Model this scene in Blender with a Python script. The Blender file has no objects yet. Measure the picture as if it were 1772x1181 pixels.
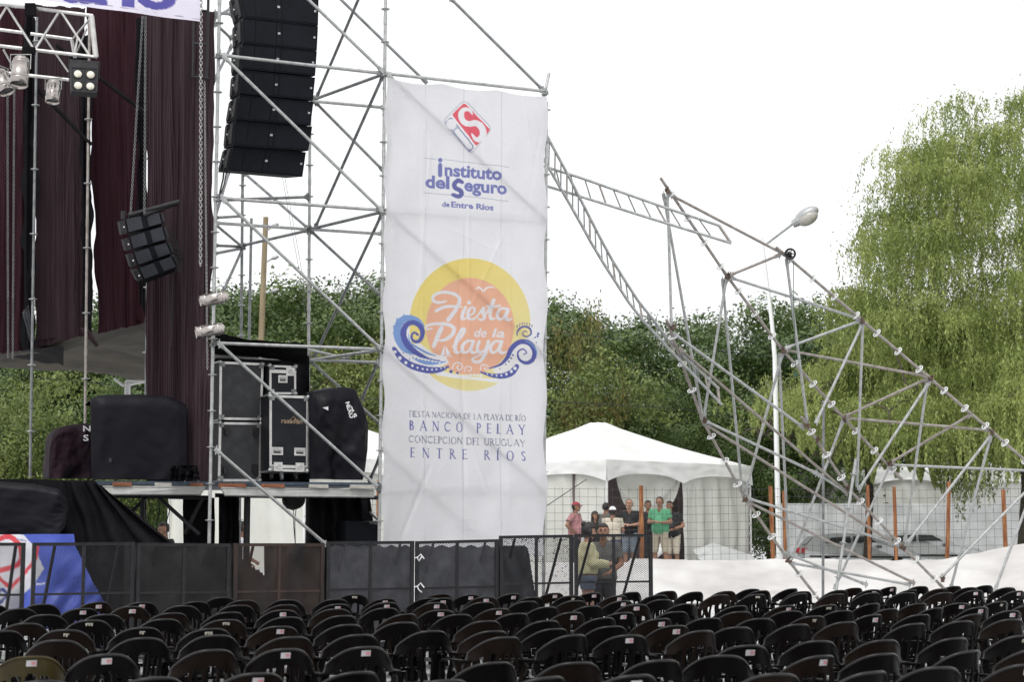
import bpy, math, random
import numpy as np
from mathutils import Vector, Matrix, noise

random.seed(7)
sc = bpy.context.scene
C = sc.collection
PI = math.pi
FPX = 2980.0                      # focal length in pixels of the 1772 px wide photograph
HC = 1.62                         # eye height
PITCH = math.atan(332.5 / FPX)

# ---------------------------------------------------------------- camera, sky, sun, exposure
cam = bpy.data.cameras.new("camera")
camo = bpy.data.objects.new("camera", cam)
C.objects.link(camo)
camo.location = (0, 0, HC)
camo.rotation_euler = (PI / 2 + PITCH, 0, 0)
cam.sensor_width = 36
cam.lens = FPX / 1772 * 36
cam.clip_start = 0.1
cam.clip_end = 2000
cam.dof.use_dof = True
cam.dof.focus_distance = 26
cam.dof.aperture_fstop = 3.6
sc.camera = camo

SUN_EL, SUN_AZ = math.radians(58), math.radians(200)
world = bpy.data.worlds.new("World")
sc.world = world
world.use_nodes = True
wn, wl = world.node_tree.nodes, world.node_tree.links
wn.clear()
wo = wn.new("ShaderNodeOutputWorld")
bg = wn.new("ShaderNodeBackground")
sky = wn.new("ShaderNodeTexSky")
sky.sky_type = 'NISHITA'
sky.sun_disc = False
sky.sun_elevation = SUN_EL
sky.sun_rotation = SUN_AZ
sky.dust_density = 6.0
sky.air_density = 1.0
hs = wn.new("ShaderNodeHueSaturation")          # overcast: the blue is gone
hs.inputs['Saturation'].default_value = 0.06
hs.inputs['Value'].default_value = 0.5
mx = wn.new("ShaderNodeMixRGB")
mx.blend_type = 'ADD'
mx.inputs[0].default_value = 1.0
mx.inputs[2].default_value = (8.2, 8.3, 8.5, 1)
wl.new(sky.outputs[0], hs.inputs['Color'])
wl.new(hs.outputs[0], mx.inputs[1])
wl.new(mx.outputs[0], bg.inputs['Color'])
wl.new(bg.outputs[0], wo.inputs['Surface'])
bg.inputs['Strength'].default_value = 0.10

sl = bpy.data.lights.new("sun", 'SUN')
so = bpy.data.objects.new("sun", sl)
C.objects.link(so)
sl.energy = 0.9
sl.angle = math.radians(25)
sl.color = (1, .97, .93)
so.rotation_euler = (math.radians(90) - SUN_EL, 0, PI - SUN_AZ)
so.location = (0, 0, 40)
sc.view_settings.view_transform = 'Standard'
sc.view_settings.look = 'None'
sc.view_settings.exposure = 0.22
sc.view_settings.gamma = 1.0
sc.view_settings.use_curve_mapping = False
sc.cycles.use_denoising = True
sc.cycles.transparent_max_bounces = 16
sc.cycles.max_bounces = 8

# ---------------------------------------------------------------- helpers
cosP, sinP = math.cos(PITCH), math.sin(PITCH)

def P(px, py, Y):
    """point at depth Y that the photograph shows at pixel px, py"""
    yv = (590.5 - py) / FPX
    t = Y / (cosP - yv * sinP)
    return Vector(((px - 886) / FPX * t, Y, HC + t * (sinP + yv * cosP)))

def proj(x, y, z):
    """inverse of P (works on numpy arrays)"""
    dz = z - HC
    d = y * cosP + dz * sinP
    v = -y * sinP + dz * cosP
    return 886 + FPX * x / d, 590.5 - FPX * v / d

def tag(o, label=None, cat=None, group=None, kind=None):
    if label: o['label'] = label
    if cat: o['category'] = cat
    if group: o['group'] = group
    if kind: o['kind'] = kind
    return o

def empty(name, loc, label, cat, group=None, rz=0):
    o = bpy.data.objects.new(name, None)
    o.empty_display_size = .2
    C.objects.link(o)
    o.location = loc
    o.rotation_euler = (0, 0, rz)
    return tag(o, label, cat, group)

def origin(o):
    v = Vector((0, 0, 0))
    while o:
        v = v + Vector(o.location)
        o = o.parent
    return v

class MB:
    """collects faces; build() makes ONE mesh object of them"""
    def __init__(self):
        self.v, self.f, self.m, self.mi, self.sm = [], [], [], 0, []
    def add(self, vs, fs, smooth=False):
        b = len(self.v)
        self.v += [tuple(p) for p in vs]
        for f in fs:
            self.f.append(tuple(b + i for i in f)); self.m.append(self.mi); self.sm.append(smooth)
        return self
    def hexa(self, p):      # 8 points: bottom ring 0-3, top ring 4-7
        return self.add(p, [(3, 2, 1, 0), (4, 5, 6, 7), (0, 1, 5, 4), (1, 2, 6, 5), (2, 3, 7, 6), (3, 0, 4, 7)])
    def box(self, c, s, R=None):
        c = Vector(c)
        pts = []
        for z in (-.5, .5):
            for x, y in ((-.5, -.5), (.5, -.5), (.5, .5), (-.5, .5)):
                p = Vector((x * s[0], y * s[1], z * s[2]))
                pts.append(c + (R @ p if R else p))
        return self.hexa(pts)
    def tube(self, a, b, r, r2=None, n=8, caps=True):
        a, b = Vector(a), Vector(b)
        d = b - a
        if d.length < 1e-6: return self
        r2 = r if r2 is None else r2
        q = d.to_track_quat('Z', 'Y')
        vs = []
        for c, rr in ((a, r), (b, r2)):
            for i in range(n):
                t = 2 * PI * i / n
                vs.append(c + q @ Vector((rr * math.cos(t), rr * math.sin(t), 0)))
        self.add(vs, [(i, (i + 1) % n, n + (i + 1) % n, n + i) for i in range(n)], True)
        if caps:
            self.add(vs, [tuple(range(n - 1, -1, -1)), tuple(range(n, 2 * n))])
        return self
    def path(self, pts, r, n=8, closed=False):
        pts = [Vector(p) for p in pts]
        rs = r if isinstance(r, (list, tuple)) else [r] * len(pts)
        vs, N = [], len(pts)
        prev = None
        for i, p in enumerate(pts):
            a = pts[(i - 1) % N] if (closed or i > 0) else p
            b = pts[(i + 1) % N] if (closed or i < N - 1) else p
            d = (b - a).normalized()
            if prev is None:
                u = d.orthogonal().normalized()
            else:
                u = prev - d * prev.dot(d)
                u = u.normalized() if u.length > 1e-6 else d.orthogonal().normalized()
            prev = u
            w = d.cross(u)
            for k in range(n):
                t = 2 * PI * k / n
                vs.append(p + (u * math.cos(t) + w * math.sin(t)) * rs[i])
        fs = []
        for i in range(N if closed else N - 1):
            for k in range(n):
                a0, a1 = i * n + k, i * n + (k + 1) % n
                b0, b1 = ((i + 1) % N) * n + k, ((i + 1) % N) * n + (k + 1) % n
                fs.append((a0, a1, b1, b0))
        self.add(vs, fs, True)
        if not closed:
            self.add(vs, [tuple(range(n - 1, -1, -1)), tuple(range((N - 1) * n, N * n))])
        return self
    def ball(self, c, s, R=None, nu=12, nv=8):
        c = Vector(c)
        if not isinstance(s, (tuple, list)): s = (s, s, s)
        vs = []
        for j in range(nv + 1):
            ph = PI * j / nv
            for i in range(nu):
                th = 2 * PI * i / nu
                p = Vector((s[0] * math.sin(ph) * math.cos(th), s[1] * math.sin(ph) * math.sin(th), s[2] * math.cos(ph)))
                vs.append(c + (R @ p if R else p))
        fs = [(j * nu + i, (j + 1) * nu + i, (j + 1) * nu + (i + 1) % nu, j * nu + (i + 1) % nu)
              for j in range(nv) for i in range(nu)]
        return self.add(vs, fs, True)
    def lathe(self, a, axis, prof, n=16, smooth=True):
        """prof: list of (distance along axis, radius)"""
        q = Vector(axis).to_track_quat('Z', 'Y')
        a = Vector(a)
        vs = []
        for h, r in prof:
            for i in range(n):
                t = 2 * PI * i / n
                vs.append(a + q @ Vector((r * math.cos(t), r * math.sin(t), h)))
        fs = [(j * n + i, j * n + (i + 1) % n, (j + 1) * n + (i + 1) % n, (j + 1) * n + i)
              for j in range(len(prof) - 1) for i in range(n)]
        return self.add(vs, fs, smooth)
    def grid(self, nu, nv, fn, smooth=True):
        vs = [fn(i / nu, j / nv) for j in range(nv + 1) for i in range(nu + 1)]
        W = nu + 1
        return self.add(vs, [(j * W + i, j * W + i + 1, (j + 1) * W + i + 1, (j + 1) * W + i)
                             for j in range(nv) for i in range(nu)], smooth)
    def mesh(self, name, mats, off=Vector((0, 0, 0))):
        me = bpy.data.meshes.new(name)
        off = Vector(off)
        me.from_pydata([(p[0] - off.x, p[1] - off.y, p[2] - off.z) for p in self.v], [], self.f)
        for mt in (mats if isinstance(mats, (list, tuple)) else [mats]): me.materials.append(mt)
        me.polygons.foreach_set('material_index', self.m)
        me.polygons.foreach_set('use_smooth', self.sm)
        me.update()
        return me
    def build(self, name, mats, parent=None, loc=None):
        off = origin(parent) if parent else Vector(loc if loc is not None else (0, 0, 0))
        o = bpy.data.objects.new(name, self.mesh(name, mats, off))
        C.objects.link(o)
        if parent: o.parent = parent
        elif loc is not None: o.location = off
        return o

def thing(mb, name, mats, label, cat, group=None, loc=None):
    if loc is None:
        a = np.array(mb.v); loc = Vector((a[:, 0].mean(), a[:, 1].mean(), a[:, 2].min()))
    return tag(mb.build(name, mats, None, loc), label, cat, group)

def copy_tree(o, parent=None):
    c = o.copy()
    C.objects.link(c)
    if parent: c.parent = parent
    for ch in list(o.children): copy_tree(ch, c)
    return c

def fbm(x, y=0., z=0., o=3):
    s, a = 0, 1
    for i in range(o):
        s += a * noise.noise((x, y, z)); x *= 2.03; y *= 2.03; z *= 2.03; a *= .5
    return s

# ---------------------------------------------------------------- materials
def mat(name, col, rough=.6, metal=0., var=.15, scale=3., col2=None, bump=0., bscale=30., trans=0., spec=.5,
        island=0., emit=None, streak=False, coat=0., rvar=0.):
    m = bpy.data.materials.new(name)
    m.use_nodes = True
    n, l = m.node_tree.nodes, m.node_tree.links
    n.clear()
    out = n.new("ShaderNodeOutputMaterial")
    b = n.new("ShaderNodeBsdfPrincipled")
    b.inputs['Roughness'].default_value = rough
    b.inputs['Metallic'].default_value = metal
    b.inputs['Specular IOR Level'].default_value = spec
    b.inputs['Coat Weight'].default_value = coat
    tc = n.new("ShaderNodeTexCoord")
    mp = n.new("ShaderNodeMapping")
    l.new(tc.outputs['Object'], mp.inputs[0])
    if streak: mp.inputs['Scale'].default_value = (1, 1, .12)
    nz = n.new("ShaderNodeTexNoise")
    nz.inputs['Scale'].default_value = scale
    nz.inputs['Detail'].default_value = 5
    l.new(mp.outputs[0], nz.inputs['Vector'])
    rp = n.new("ShaderNodeValToRGB")
    rp.color_ramp.elements[0].position = .32
    rp.color_ramp.elements[1].position = .68
    c2 = col2 or tuple(c * (1 + var) for c in col)
    c1 = col if col2 else tuple(c * (1 - var) for c in col)
    rp.color_ramp.elements[0].color = (*c1, 1)
    rp.color_ramp.elements[1].color = (*c2, 1)
    l.new(nz.outputs['Fac'], rp.inputs[0])
    src = rp.outputs[0]
    if island:
        g = n.new("ShaderNodeNewGeometry")
        h = n.new("ShaderNodeHueSaturation")
        mr = n.new("ShaderNodeMapRange")
        mr.inputs[3].default_value = 1 - island
        mr.inputs[4].default_value = 1 + island
        l.new(g.outputs['Random Per Island'], mr.inputs[0])
        l.new(mr.outputs[0], h.inputs['Value'])
        l.new(src, h.inputs['Color'])
        src = h.outputs[0]
    l.new(src, b.inputs['Base Color'])
    if rvar:
        mr2 = n.new("ShaderNodeMapRange")
        mr2.inputs[3].default_value = max(0, rough - rvar); mr2.inputs[4].default_value = min(1, rough + rvar)
        nz3 = n.new("ShaderNodeTexNoise"); nz3.inputs['Scale'].default_value = scale * 3
        l.new(mp.outputs[0], nz3.inputs['Vector'])
        l.new(nz3.outputs['Fac'], mr2.inputs[0]); l.new(mr2.outputs[0], b.inputs['Roughness'])
    if bump:
        nb = n.new("ShaderNodeTexNoise")
        nb.inputs['Scale'].default_value = bscale
        nb.inputs['Detail'].default_value = 4
        l.new(mp.outputs[0], nb.inputs['Vector'])
        bp = n.new("ShaderNodeBump")
        bp.inputs['Strength'].default_value = bump
        bp.inputs['Distance'].default_value = .02
        l.new(nb.outputs['Fac'], bp.inputs['Height'])
        l.new(bp.outputs[0], b.inputs['Normal'])
    if emit:
        b.inputs['Emission Color'].default_value = (*emit[0], 1)
        b.inputs['Emission Strength'].default_value = emit[1]
    if trans:
        t = n.new("ShaderNodeBsdfTranslucent")
        l.new(src, t.inputs['Color'])
        ms = n.new("ShaderNodeMixShader")
        ms.inputs[0].default_value = trans
        l.new(b.outputs[0], ms.inputs[1]); l.new(t.outputs[0], ms.inputs[2])
        l.new(ms.outputs[0], out.inputs['Surface'])
    else:
        l.new(b.outputs[0], out.inputs['Surface'])
    return m

def printed(name, trans=0., rough=.6, grime=.06):
    """cloth or board whose print is a colour attribute of its own mesh"""
    m = bpy.data.materials.new(name)
    m.use_nodes = True
    n, l = m.node_tree.nodes, m.node_tree.links
    n.clear()
    out = n.new("ShaderNodeOutputMaterial")
    b = n.new("ShaderNodeBsdfPrincipled")
    b.inputs['Roughness'].default_value = rough
    at = n.new("ShaderNodeVertexColor"); at.layer_name = 'ink'
    nz = n.new("ShaderNodeTexNoise"); nz.inputs['Scale'].default_value = 2.5; nz.inputs['Detail'].default_value = 6
    tc = n.new("ShaderNodeTexCoord"); l.new(tc.outputs['Object'], nz.inputs['Vector'])
    mr = n.new("ShaderNodeMapRange"); mr.inputs[1].default_value = .3; mr.inputs[2].default_value = .7
    mr.inputs[3].default_value = 1 - grime; mr.inputs[4].default_value = 1
    l.new(nz.outputs['Fac'], mr.inputs[0])
    mul = n.new("ShaderNodeMixRGB"); mul.blend_type = 'MULTIPLY'; mul.inputs[0].default_value = 1
    l.new(at.outputs[0], mul.inputs[1]); l.new(mr.outputs[0], mul.inputs[2])
    l.new(mul.outputs[0], b.inputs['Base Color'])
    t = n.new("ShaderNodeBsdfTranslucent"); l.new(mul.outputs[0], t.inputs['Color'])
    nb = n.new("ShaderNodeTexNoise"); nb.inputs['Scale'].default_value = 5; nb.inputs['Detail'].default_value = 7; nb.inputs['Distortion'].default_value = 1.5
    l.new(tc.outputs['Object'], nb.inputs['Vector'])
    bp = n.new("ShaderNodeBump"); bp.inputs['Strength'].default_value = .35; bp.inputs['Distance'].default_value = .03
    l.new(nb.outputs['Fac'], bp.inputs['Height']); l.new(bp.outputs[0], b.inputs['Normal']); l.new(bp.outputs[0], t.inputs['Normal'])
    ms = n.new("ShaderNodeMixShader"); ms.inputs[0].default_value = trans
    l.new(b.outputs[0], ms.inputs[1]); l.new(t.outputs[0], ms.inputs[2])
    l.new(ms.outputs[0], out.inputs['Surface'])
    return m

M = dict(
    galv=mat('galvanised_steel', (.34, .35, .34), .5, .55, col2=(.5, .51, .5), scale=14, bump=.1, rvar=.12),
    galvdark=mat('dull_steel', (.16, .165, .17), .55, .5, col2=(.27, .28, .28), scale=9, bump=.1),
    rust=mat('weathered_steel', (.25, .215, .19), .58, .35, col2=(.40, .37, .34), scale=11, bump=.25),
    rustdark=mat('rusty_coupler', (.075, .058, .048), .7, .3, col2=(.16, .1, .07), scale=20, bump=.3),
    disc=mat('zinc_rosette', (.72, .73, .72), .5, .2, scale=12),
    alu=mat('aluminium', (.55, .54, .52), .38, .8, scale=8, rvar=.1),
    chrome=mat('polished_can', (.46, .42, .39), .2, .95, scale=10, bump=.08, bscale=12, rvar=.08),
    blacksteel=mat('black_steel', (.016, .016, .018), .5, .2, var=.4, scale=12, bump=.15),
    blackplastic=mat('dark_plastic', (.0042, .0034, .0036), .34, 0, var=.3, scale=2, bump=.08, bscale=60, spec=.05, rvar=.1),
    wetplastic=mat('wet_dark_plastic', (.010, .010, .011), .07, 0, var=.3, scale=2, bump=1., bscale=11, spec=1., rvar=.05, coat=.6),
    speaker=mat('speaker_black', (.007, .008, .011), .6, 0, var=.25, scale=6, bump=.2, bscale=200, spec=.12),
    grille=mat('speaker_grille', (.0085, .0095, .0135), .55, .1, var=.2, scale=5, bump=.5, bscale=260, spec=.12),
    casepanel=mat('case_laminate', (.060, .061, .063), .6, 0, col2=(.038, .039, .041), scale=7, bump=.12, bscale=120, spec=.2),
    caseblack=mat('case_black_laminate', (.018, .019, .023), .55, 0, col2=(.010, .011, .014), scale=5, bump=.12, bscale=120, spec=.2),
    meshskylit=mat('sky_lit_mesh_steel', (.10, .10, .11), .5, .3, var=.3, scale=10),  # paler grey paints the sky's highlights onto the wire
    maroon=mat('maroon_black_cloth', (.030, .0165, .020), .9, 0, col2=(.062, .042, .048), scale=1.2, bump=.35, bscale=34, streak=True, trans=.06, spec=.15),
    maroonredlit=mat('red_lit_maroon_cloth', (.026, .008, .012), .9, 0, col2=(.048, .020, .027), scale=1.2, bump=.35, bscale=34, streak=True, trans=.05, spec=.15),  # maroon cloth, its colour reddened to hold the glow of red stage light
    blackcloth=mat('black_cloth', (.006, .0055, .007), .85, 0, col2=(.012, .011, .013), scale=3, bump=.4, bscale=14, trans=.01, spec=.08),
    coverviolet=mat('violet_black_cover', (.022, .008, .015), .7, 0, col2=(.010, .007, .010), scale=3, bump=.3, bscale=12, spec=.15),
    glossblack=mat('vinyl_black_cover', (.0045, .0045, .007), .45, 0, col2=(.007, .007, .011), scale=2, bump=.2, bscale=7, spec=.14),
    greycloth=mat('shade_cloth', (.022, .023, .030), .55, 0, col2=(.050, .052, .064), scale=2.6, bump=.8, bscale=9, trans=.05, spec=.6),
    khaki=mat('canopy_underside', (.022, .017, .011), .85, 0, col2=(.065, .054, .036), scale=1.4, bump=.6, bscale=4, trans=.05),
    tent=mat('white_tent_fabric', (.72, .72, .70), .6, 0, col2=(.84, .84, .83), scale=1.1, bump=.6, bscale=2.2, trans=.12),
    tentwall=mat('cream_tent_wall', (.66, .66, .60), .65, 0, col2=(.76, .76, .71), scale=1.2, bump=.35, bscale=3.5, trans=.2),
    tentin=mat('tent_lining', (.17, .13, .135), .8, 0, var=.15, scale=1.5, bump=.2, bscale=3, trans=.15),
    tarp=mat('white_tarpaulin', (.46, .44, .425), .55, 0, col2=(.66, .645, .63), scale=.9, bump=.8, bscale=2.5, trans=.08, spec=.3),
    farwall=mat('grey_white_tarpaulin', (.56, .57, .57), .6, 0, col2=(.70, .71, .71), scale=.8, bump=.3, bscale=2, trans=.1),
    post=mat('rusty_orange_post', (.15, .045, .015), .8, 0, col2=(.40, .18, .07), scale=26, bump=.3, streak=True),
    wood=mat('utility_pole_wood', (.20, .155, .09), .85, 0, col2=(.30, .24, .15), scale=7, bump=.4, streak=True),
    wire=mat('fence_wire', (.07, .07, .065), .5, .4, var=.2),
    brick=mat('orange_timber', (.30, .11, .05), .8, 0, col2=(.16, .06, .03), scale=30, bump=.3),
    plank=mat('pale_timber', (.42, .40, .36), .7, 0, var=.15, scale=20),
    beam=mat('whitewashed_beam', (.46, .46, .44), .5, .1, col2=(.36, .36, .34), scale=9, bump=.1),
    deck=mat('deck_edge', (.03, .05, .075), .6, 0, var=.3, scale=10),
    white=mat('white_paint', (.72, .72, .72), .4, 0, var=.05, scale=5),
    polewhite=mat('pole_white_paint', (.84, .85, .84), .5, 0, var=.03, scale=3),
    lampgrey=mat('lamp_housing', (.40, .41, .41), .4, .3, var=.1, scale=8),
    lampglass=mat('lamp_glass', (.42, .40, .36), .15, 0, var=.1, scale=8),
    lens=mat('blinder_lens', (.78, .74, .62), .2, .2, var=.15, scale=30),
    lensring=mat('lens_surround', (.008, .008, .008), .35),
    ground=mat('wet_pale_ground', (.40, .40, .40), .22, 0, col2=(.62, .63, .65), scale=1.6, bump=.45, bscale=7, rvar=.2, spec=.7),
    grass=mat('bank_grass', (.06, .09, .03), .9, 0, col2=(.12, .12, .06), scale=.8, bump=.6, bscale=12),
    sticker=mat('white_sticker', (.46, .44, .45), .6, 0, var=.1, scale=30),
    stickerold=mat('worn_sticker', (.42, .39, .33), .7, 0, var=.25, scale=60),
    stickerink=mat('red_ink', (.55, .22, .24), .6, 0, var=.2, scale=60),
    ink=mat('white_ink', (.62, .62, .62), .6, 0, var=.1, scale=30),
    goldink=mat('gold_ink', (.34, .24, .15), .5, 0, var=.15, scale=40),
    chain=mat('chain_steel', (.40, .39, .38), .4, .8, var=.2, scale=20),
    cable=mat('black_cable', (.01, .01, .011), .6),
    bark=mat('bark', (.05, .038, .028), .9, 0, col2=(.1, .08, .06), scale=6, bump=.5, streak=True),
    leafdark=mat('leaf_deep_green', (.036, .072, .016), .5, 0, col2=(.105, .165, .044), scale=.7, trans=.14, island=.25),
    leafmid=mat('leaf_mid_green', (.045, .082, .016), .5, 0, col2=(.112, .165, .042), scale=.7, trans=.16, island=.25),
    leafyellow=mat('leaf_yellow_green', (.080, .12, .025), .55, 0, col2=(.19, .23, .055), scale=.7, trans=.16, island=.35),
    leafrust=mat('leaf_turning_brown', (.11, .14, .035), .6, 0, col2=(.22, .18, .055), scale=.8, trans=.3, island=.45),
    willow=mat('willow_leaf', (.165, .225, .05), .45, 0, col2=(.41, .465, .155), scale=.8, trans=.45, island=.4),
    carsilver=mat('silver_car_paint', (.72, .73, .74), .25, .3, var=.05, coat=.6),
    carglass=mat('car_window', (.05, .053, .057), .08, 0, var=.1, spec=.8),
    tyre=mat('tyre_rubber', (.02, .02, .02), .8),
    redlamp=mat('tail_lamp', (.55, .03, .04), .25, 0, var=.1, spec=.7),
    skin=mat('skin', (.40, .22, .15), .55, 0, var=.1, scale=10),
    skindark=mat('tanned_skin', (.27, .14, .09), .55, 0, var=.1, scale=10),
    hair=mat('black_hair', (.010, .008, .007), .55, 0, var=.3, scale=30, bump=.4, bscale=70),
    hairgrey=mat('grey_hair', (.09, .08, .075), .6, 0, var=.3, scale=30, bump=.4, bscale=70),
)
# ---------------------------------------------------------------- printing: fills polygons into an array of colours
class Canvas:
    """origin x0,y0 in photograph pixels, S samples per pixel"""
    def __init__(self, x0, y0, x1, y1, S, base):
        self.x0, self.y0, self.S = x0, y0, S
        self.W, self.H = int((x1 - x0) * S), int((y1 - y0) * S)
        self.a = np.empty((self.H, self.W, 3), dtype=np.float32)
        self.a[:] = base
    def poly(self, loops, col, alpha=1.):
        if not isinstance(loops[0][0], (tuple, list, np.ndarray)): loops = [loops]
        L = [[((x - self.x0) * self.S, (y - self.y0) * self.S) for x, y in lp] for lp in loops]
        xs = [p[0] for lp in L for p in lp]; ys = [p[1] for lp in L for p in lp]
        i0, i1 = max(0, int(min(xs)) - 1), min(self.W, int(max(xs)) + 2)
        j0, j1 = max(0, int(min(ys)) - 1), min(self.H, int(max(ys)) + 2)
        if i1 <= i0 or j1 <= j0: return
        X = (np.arange(i0, i1) + .5)[None, :]; Y = (np.arange(j0, j1) + .5)[:, None]
        ins = np.zeros((j1 - j0, i1 - i0), dtype=bool)
        for lp in L:
            for k in range(len(lp)):
                (xa, ya), (xb, yb) = lp[k], lp[(k + 1) % len(lp)]
                if ya == yb: continue
                c = ((ya > Y) != (yb > Y)) & (X < (xb - xa) * (Y - ya) / (yb - ya) + xa)
                ins ^= c
        R = self.a[j0:j1, i0:i1]
        R[ins] = R[ins] * (1 - alpha) + np.array(col, dtype=np.float32) * alpha
    def ell(self, cx, cy, rx, ry, col, alpha=1., n=40):
        self.poly([(cx + rx * math.cos(2 * PI * k / n), cy + ry * math.sin(2 * PI * k / n)) for k in range(n)], col, alpha)
    def stroke(self, pts, w, col, smooth=True):
        """polyline with a width per point"""
        ws = list(w) if isinstance(w, (list, tuple)) else [w] * len(pts)
        if smooth and len(pts) > 2:
            pts, ws = spline(pts, ws, 8)
        for (a, b, wa, wb) in zip(pts[:-1], pts[1:], ws[:-1], ws[1:]):
            dx, dy = b[0] - a[0], b[1] - a[1]
            d = math.hypot(dx, dy)
            if d < 1e-5: continue
            nx, ny = -dy / d / 2, dx / d / 2
            self.poly([(a[0] + nx * wa, a[1] + ny * wa), (b[0] + nx * wb, b[1] + ny * wb),
                       (b[0] - nx * wb, b[1] - ny * wb), (a[0] - nx * wa, a[1] - ny * wa)], col)
        for p, q in zip(pts, ws): self.ell(p[0], p[1], q / 2, q / 2, col, n=10)
    def sample(self, px, py):
        x = np.clip((px - self.x0) * self.S - .5, 0, self.W - 1.001)
        y = np.clip((py - self.y0) * self.S - .5, 0, self.H - 1.001)
        i, j = x.astype(int), y.astype(int)
        u, v = (x - i)[:, None], (y - j)[:, None]
        A = self.a
        return (A[j, i] * (1 - u) * (1 - v) + A[j, i + 1] * u * (1 - v) + A[j + 1, i] * (1 - u) * v + A[j + 1, i + 1] * u * v)

def spline(pts, ws, k):
    P_ = [(*p, w) for p, w in zip(pts, ws)]
    P_ = [P_[0]] + P_ + [P_[-1]]
    out = []
    for i in range(1, len(P_) - 2):
        p0, p1, p2, p3 = (np.array(q, dtype=float) for q in P_[i - 1:i + 3])
        for s in range(k):
            t = s / k
            out.append(.5 * (2 * p1 + (p2 - p0) * t + (2 * p0 - 5 * p1 + 4 * p2 - p3) * t * t + (3 * p1 - p0 - 3 * p2 + p3) * t ** 3))
    out.append(np.array(P_[-2], dtype=float))
    return [(float(o[0]), float(o[1])) for o in out], [max(.05, float(o[2])) for o in out]

def text_tris(s, bold=0.):
    """triangles of the built-in font, in em units"""
    cu = bpy.data.curves.new('txt', 'FONT')
    cu.body = s; cu.size = 1; cu.offset = bold; cu.resolution_u = 3
    o = bpy.data.objects.new('txt', cu)
    C.objects.link(o)
    bpy.context.view_layer.update()
    me = o.evaluated_get(bpy.context.evaluated_depsgraph_get()).to_mesh()
    me.calc_loop_triangles()
    v = [tuple(p.co[:2]) for p in me.vertices]
    t = [tuple(x.vertices) for x in me.loop_triangles]
    bpy.data.objects.remove(o); bpy.data.curves.remove(cu)
    return v, t

def put_text(cv, s, p0, p1, h, col, bold=0., shear=0.):
    """baseline from p0 to p1 (the text's full width), h: height of a capital"""
    v, t = text_tris(s, bold)
    xa, xb = min(q[0] for q in v), max(q[0] for q in v)
    for tri in t:
        pl = []
        for i in tri:
            x, y = v[i]
            y = y / .72
            f = (x - xa) / (xb - xa)
            pl.append((p0[0] + (p1[0] - p0[0]) * f + shear * y * h, p0[1] + (p1[1] - p0[1]) * f - y * h))
        cv.poly(pl, col)

# roman capitals drawn as strokes: thick (T) and thin (t) lines in a 1-high box, serifs at the ends
_GL = {
 'A': (.85, [('t', .08, 0, .42, 1), ('T', .42, 1, .78, 0), ('t', .2, .34, .62, .34), ('s', .08, 0), ('s', .78, 0)]),
 'B': (.66, [('T', .15, 0, .15, 1), ('a', .15, 1, .55, .98, .52, .55, .15, .54), ('a', .15, .54, .66, .54, .62, .0, .15, 0), ('s', .12, 0), ('s', .12, 1)]),
 'C': (.8, [('a', .72, .82, .5, 1.1, .06, .98, .08, .5), ('a', .08, .5, .06, .0, .5, -.1, .72, .2)]),
 'D': (.82, [('T', .15, 0, .15, 1), ('a', .15, 1, .5, 1.02, .76, .85, .76, .5), ('a', .76, .5, .76, .12, .5, -.02, .15, 0), ('s', .12, 0), ('s', .12, 1)]),
 'E': (.62, [('T', .15, 0, .15, 1), ('t', .15, 1, .54, .98), ('t', .15, .52, .45, .52), ('t', .15, 0, .56, .02), ('s', .1, 0), ('s', .1, 1)]),
 'F': (.58, [('T', .15, 0, .15, 1), ('t', .15, 1, .54, .98), ('t', .15, .52, .45, .52), ('s', .15, 0), ('s', .1, 1)]),
 'G': (.85, [('a', .72, .82, .5, 1.1, .06, .98, .08, .5), ('a', .08, .5, .06, .0, .5, -.1, .74, .12), ('T', .74, .08, .74, .42), ('s', .74, .42)]),
 'I': (.32, [('T', .16, 0, .16, 1), ('s', .16, 0), ('s', .16, 1)]),
 'L': (.6, [('T', .15, 0, .15, 1), ('t', .15, 0, .55, .02), ('s', .1, 0), ('s', .15, 1)]),
 'N': (.88, [('t', .14, 0, .14, 1), ('T', .14, 1, .74, 0), ('t', .74, 0, .74, 1), ('s', .14, 0), ('s', .74, 1), ('s', .1, 1)]),
 'O': (.88, [('a', .44, 1.02, .0, 1.02, .0, -.02, .44, -.02), ('a', .44, 1.02, .88, 1.02, .88, -.02, .44, -.02)]),
 'P': (.62, [('T', .15, 0, .15, 1), ('a', .15, 1, .62, 1.0, .6, .46, .15, .48), ('s', .15, 0), ('s', .1, 1)]),
 'R': (.72, [('T', .15, 0, .15, 1), ('a', .15, 1, .6, 1.0, .58, .5, .15, .52), ('T', .3, .5, .68, 0), ('s', .15, 0), ('s', .1, 1)]),
 'S': (.58, [('a', .48, .85, .1, 1.2, -.02, .68, .28, .52), ('a', .28, .52, .62, .3, .4, -.2, .08, .16)]),
 'T': (.74, [('T', .36, 0, .36, 1), ('t', .04, 1, .68, 1), ('s', .36, 0)]),
 'U': (.84, [('T', .16, 1, .16, .3), ('a', .16, .3, .18, -.1, .68, -.1, .7, .3), ('t', .7, .3, .7, 1), ('s', .16, 1), ('s', .7, 1)]),
 'Y': (.78, [('T', .08, 1, .4, .45), ('t', .7, 1, .4, .45), ('T', .4, .45, .4, 0), ('s', .4, 0), ('s', .08, 1), ('s', .7, 1)]),
}
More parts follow.
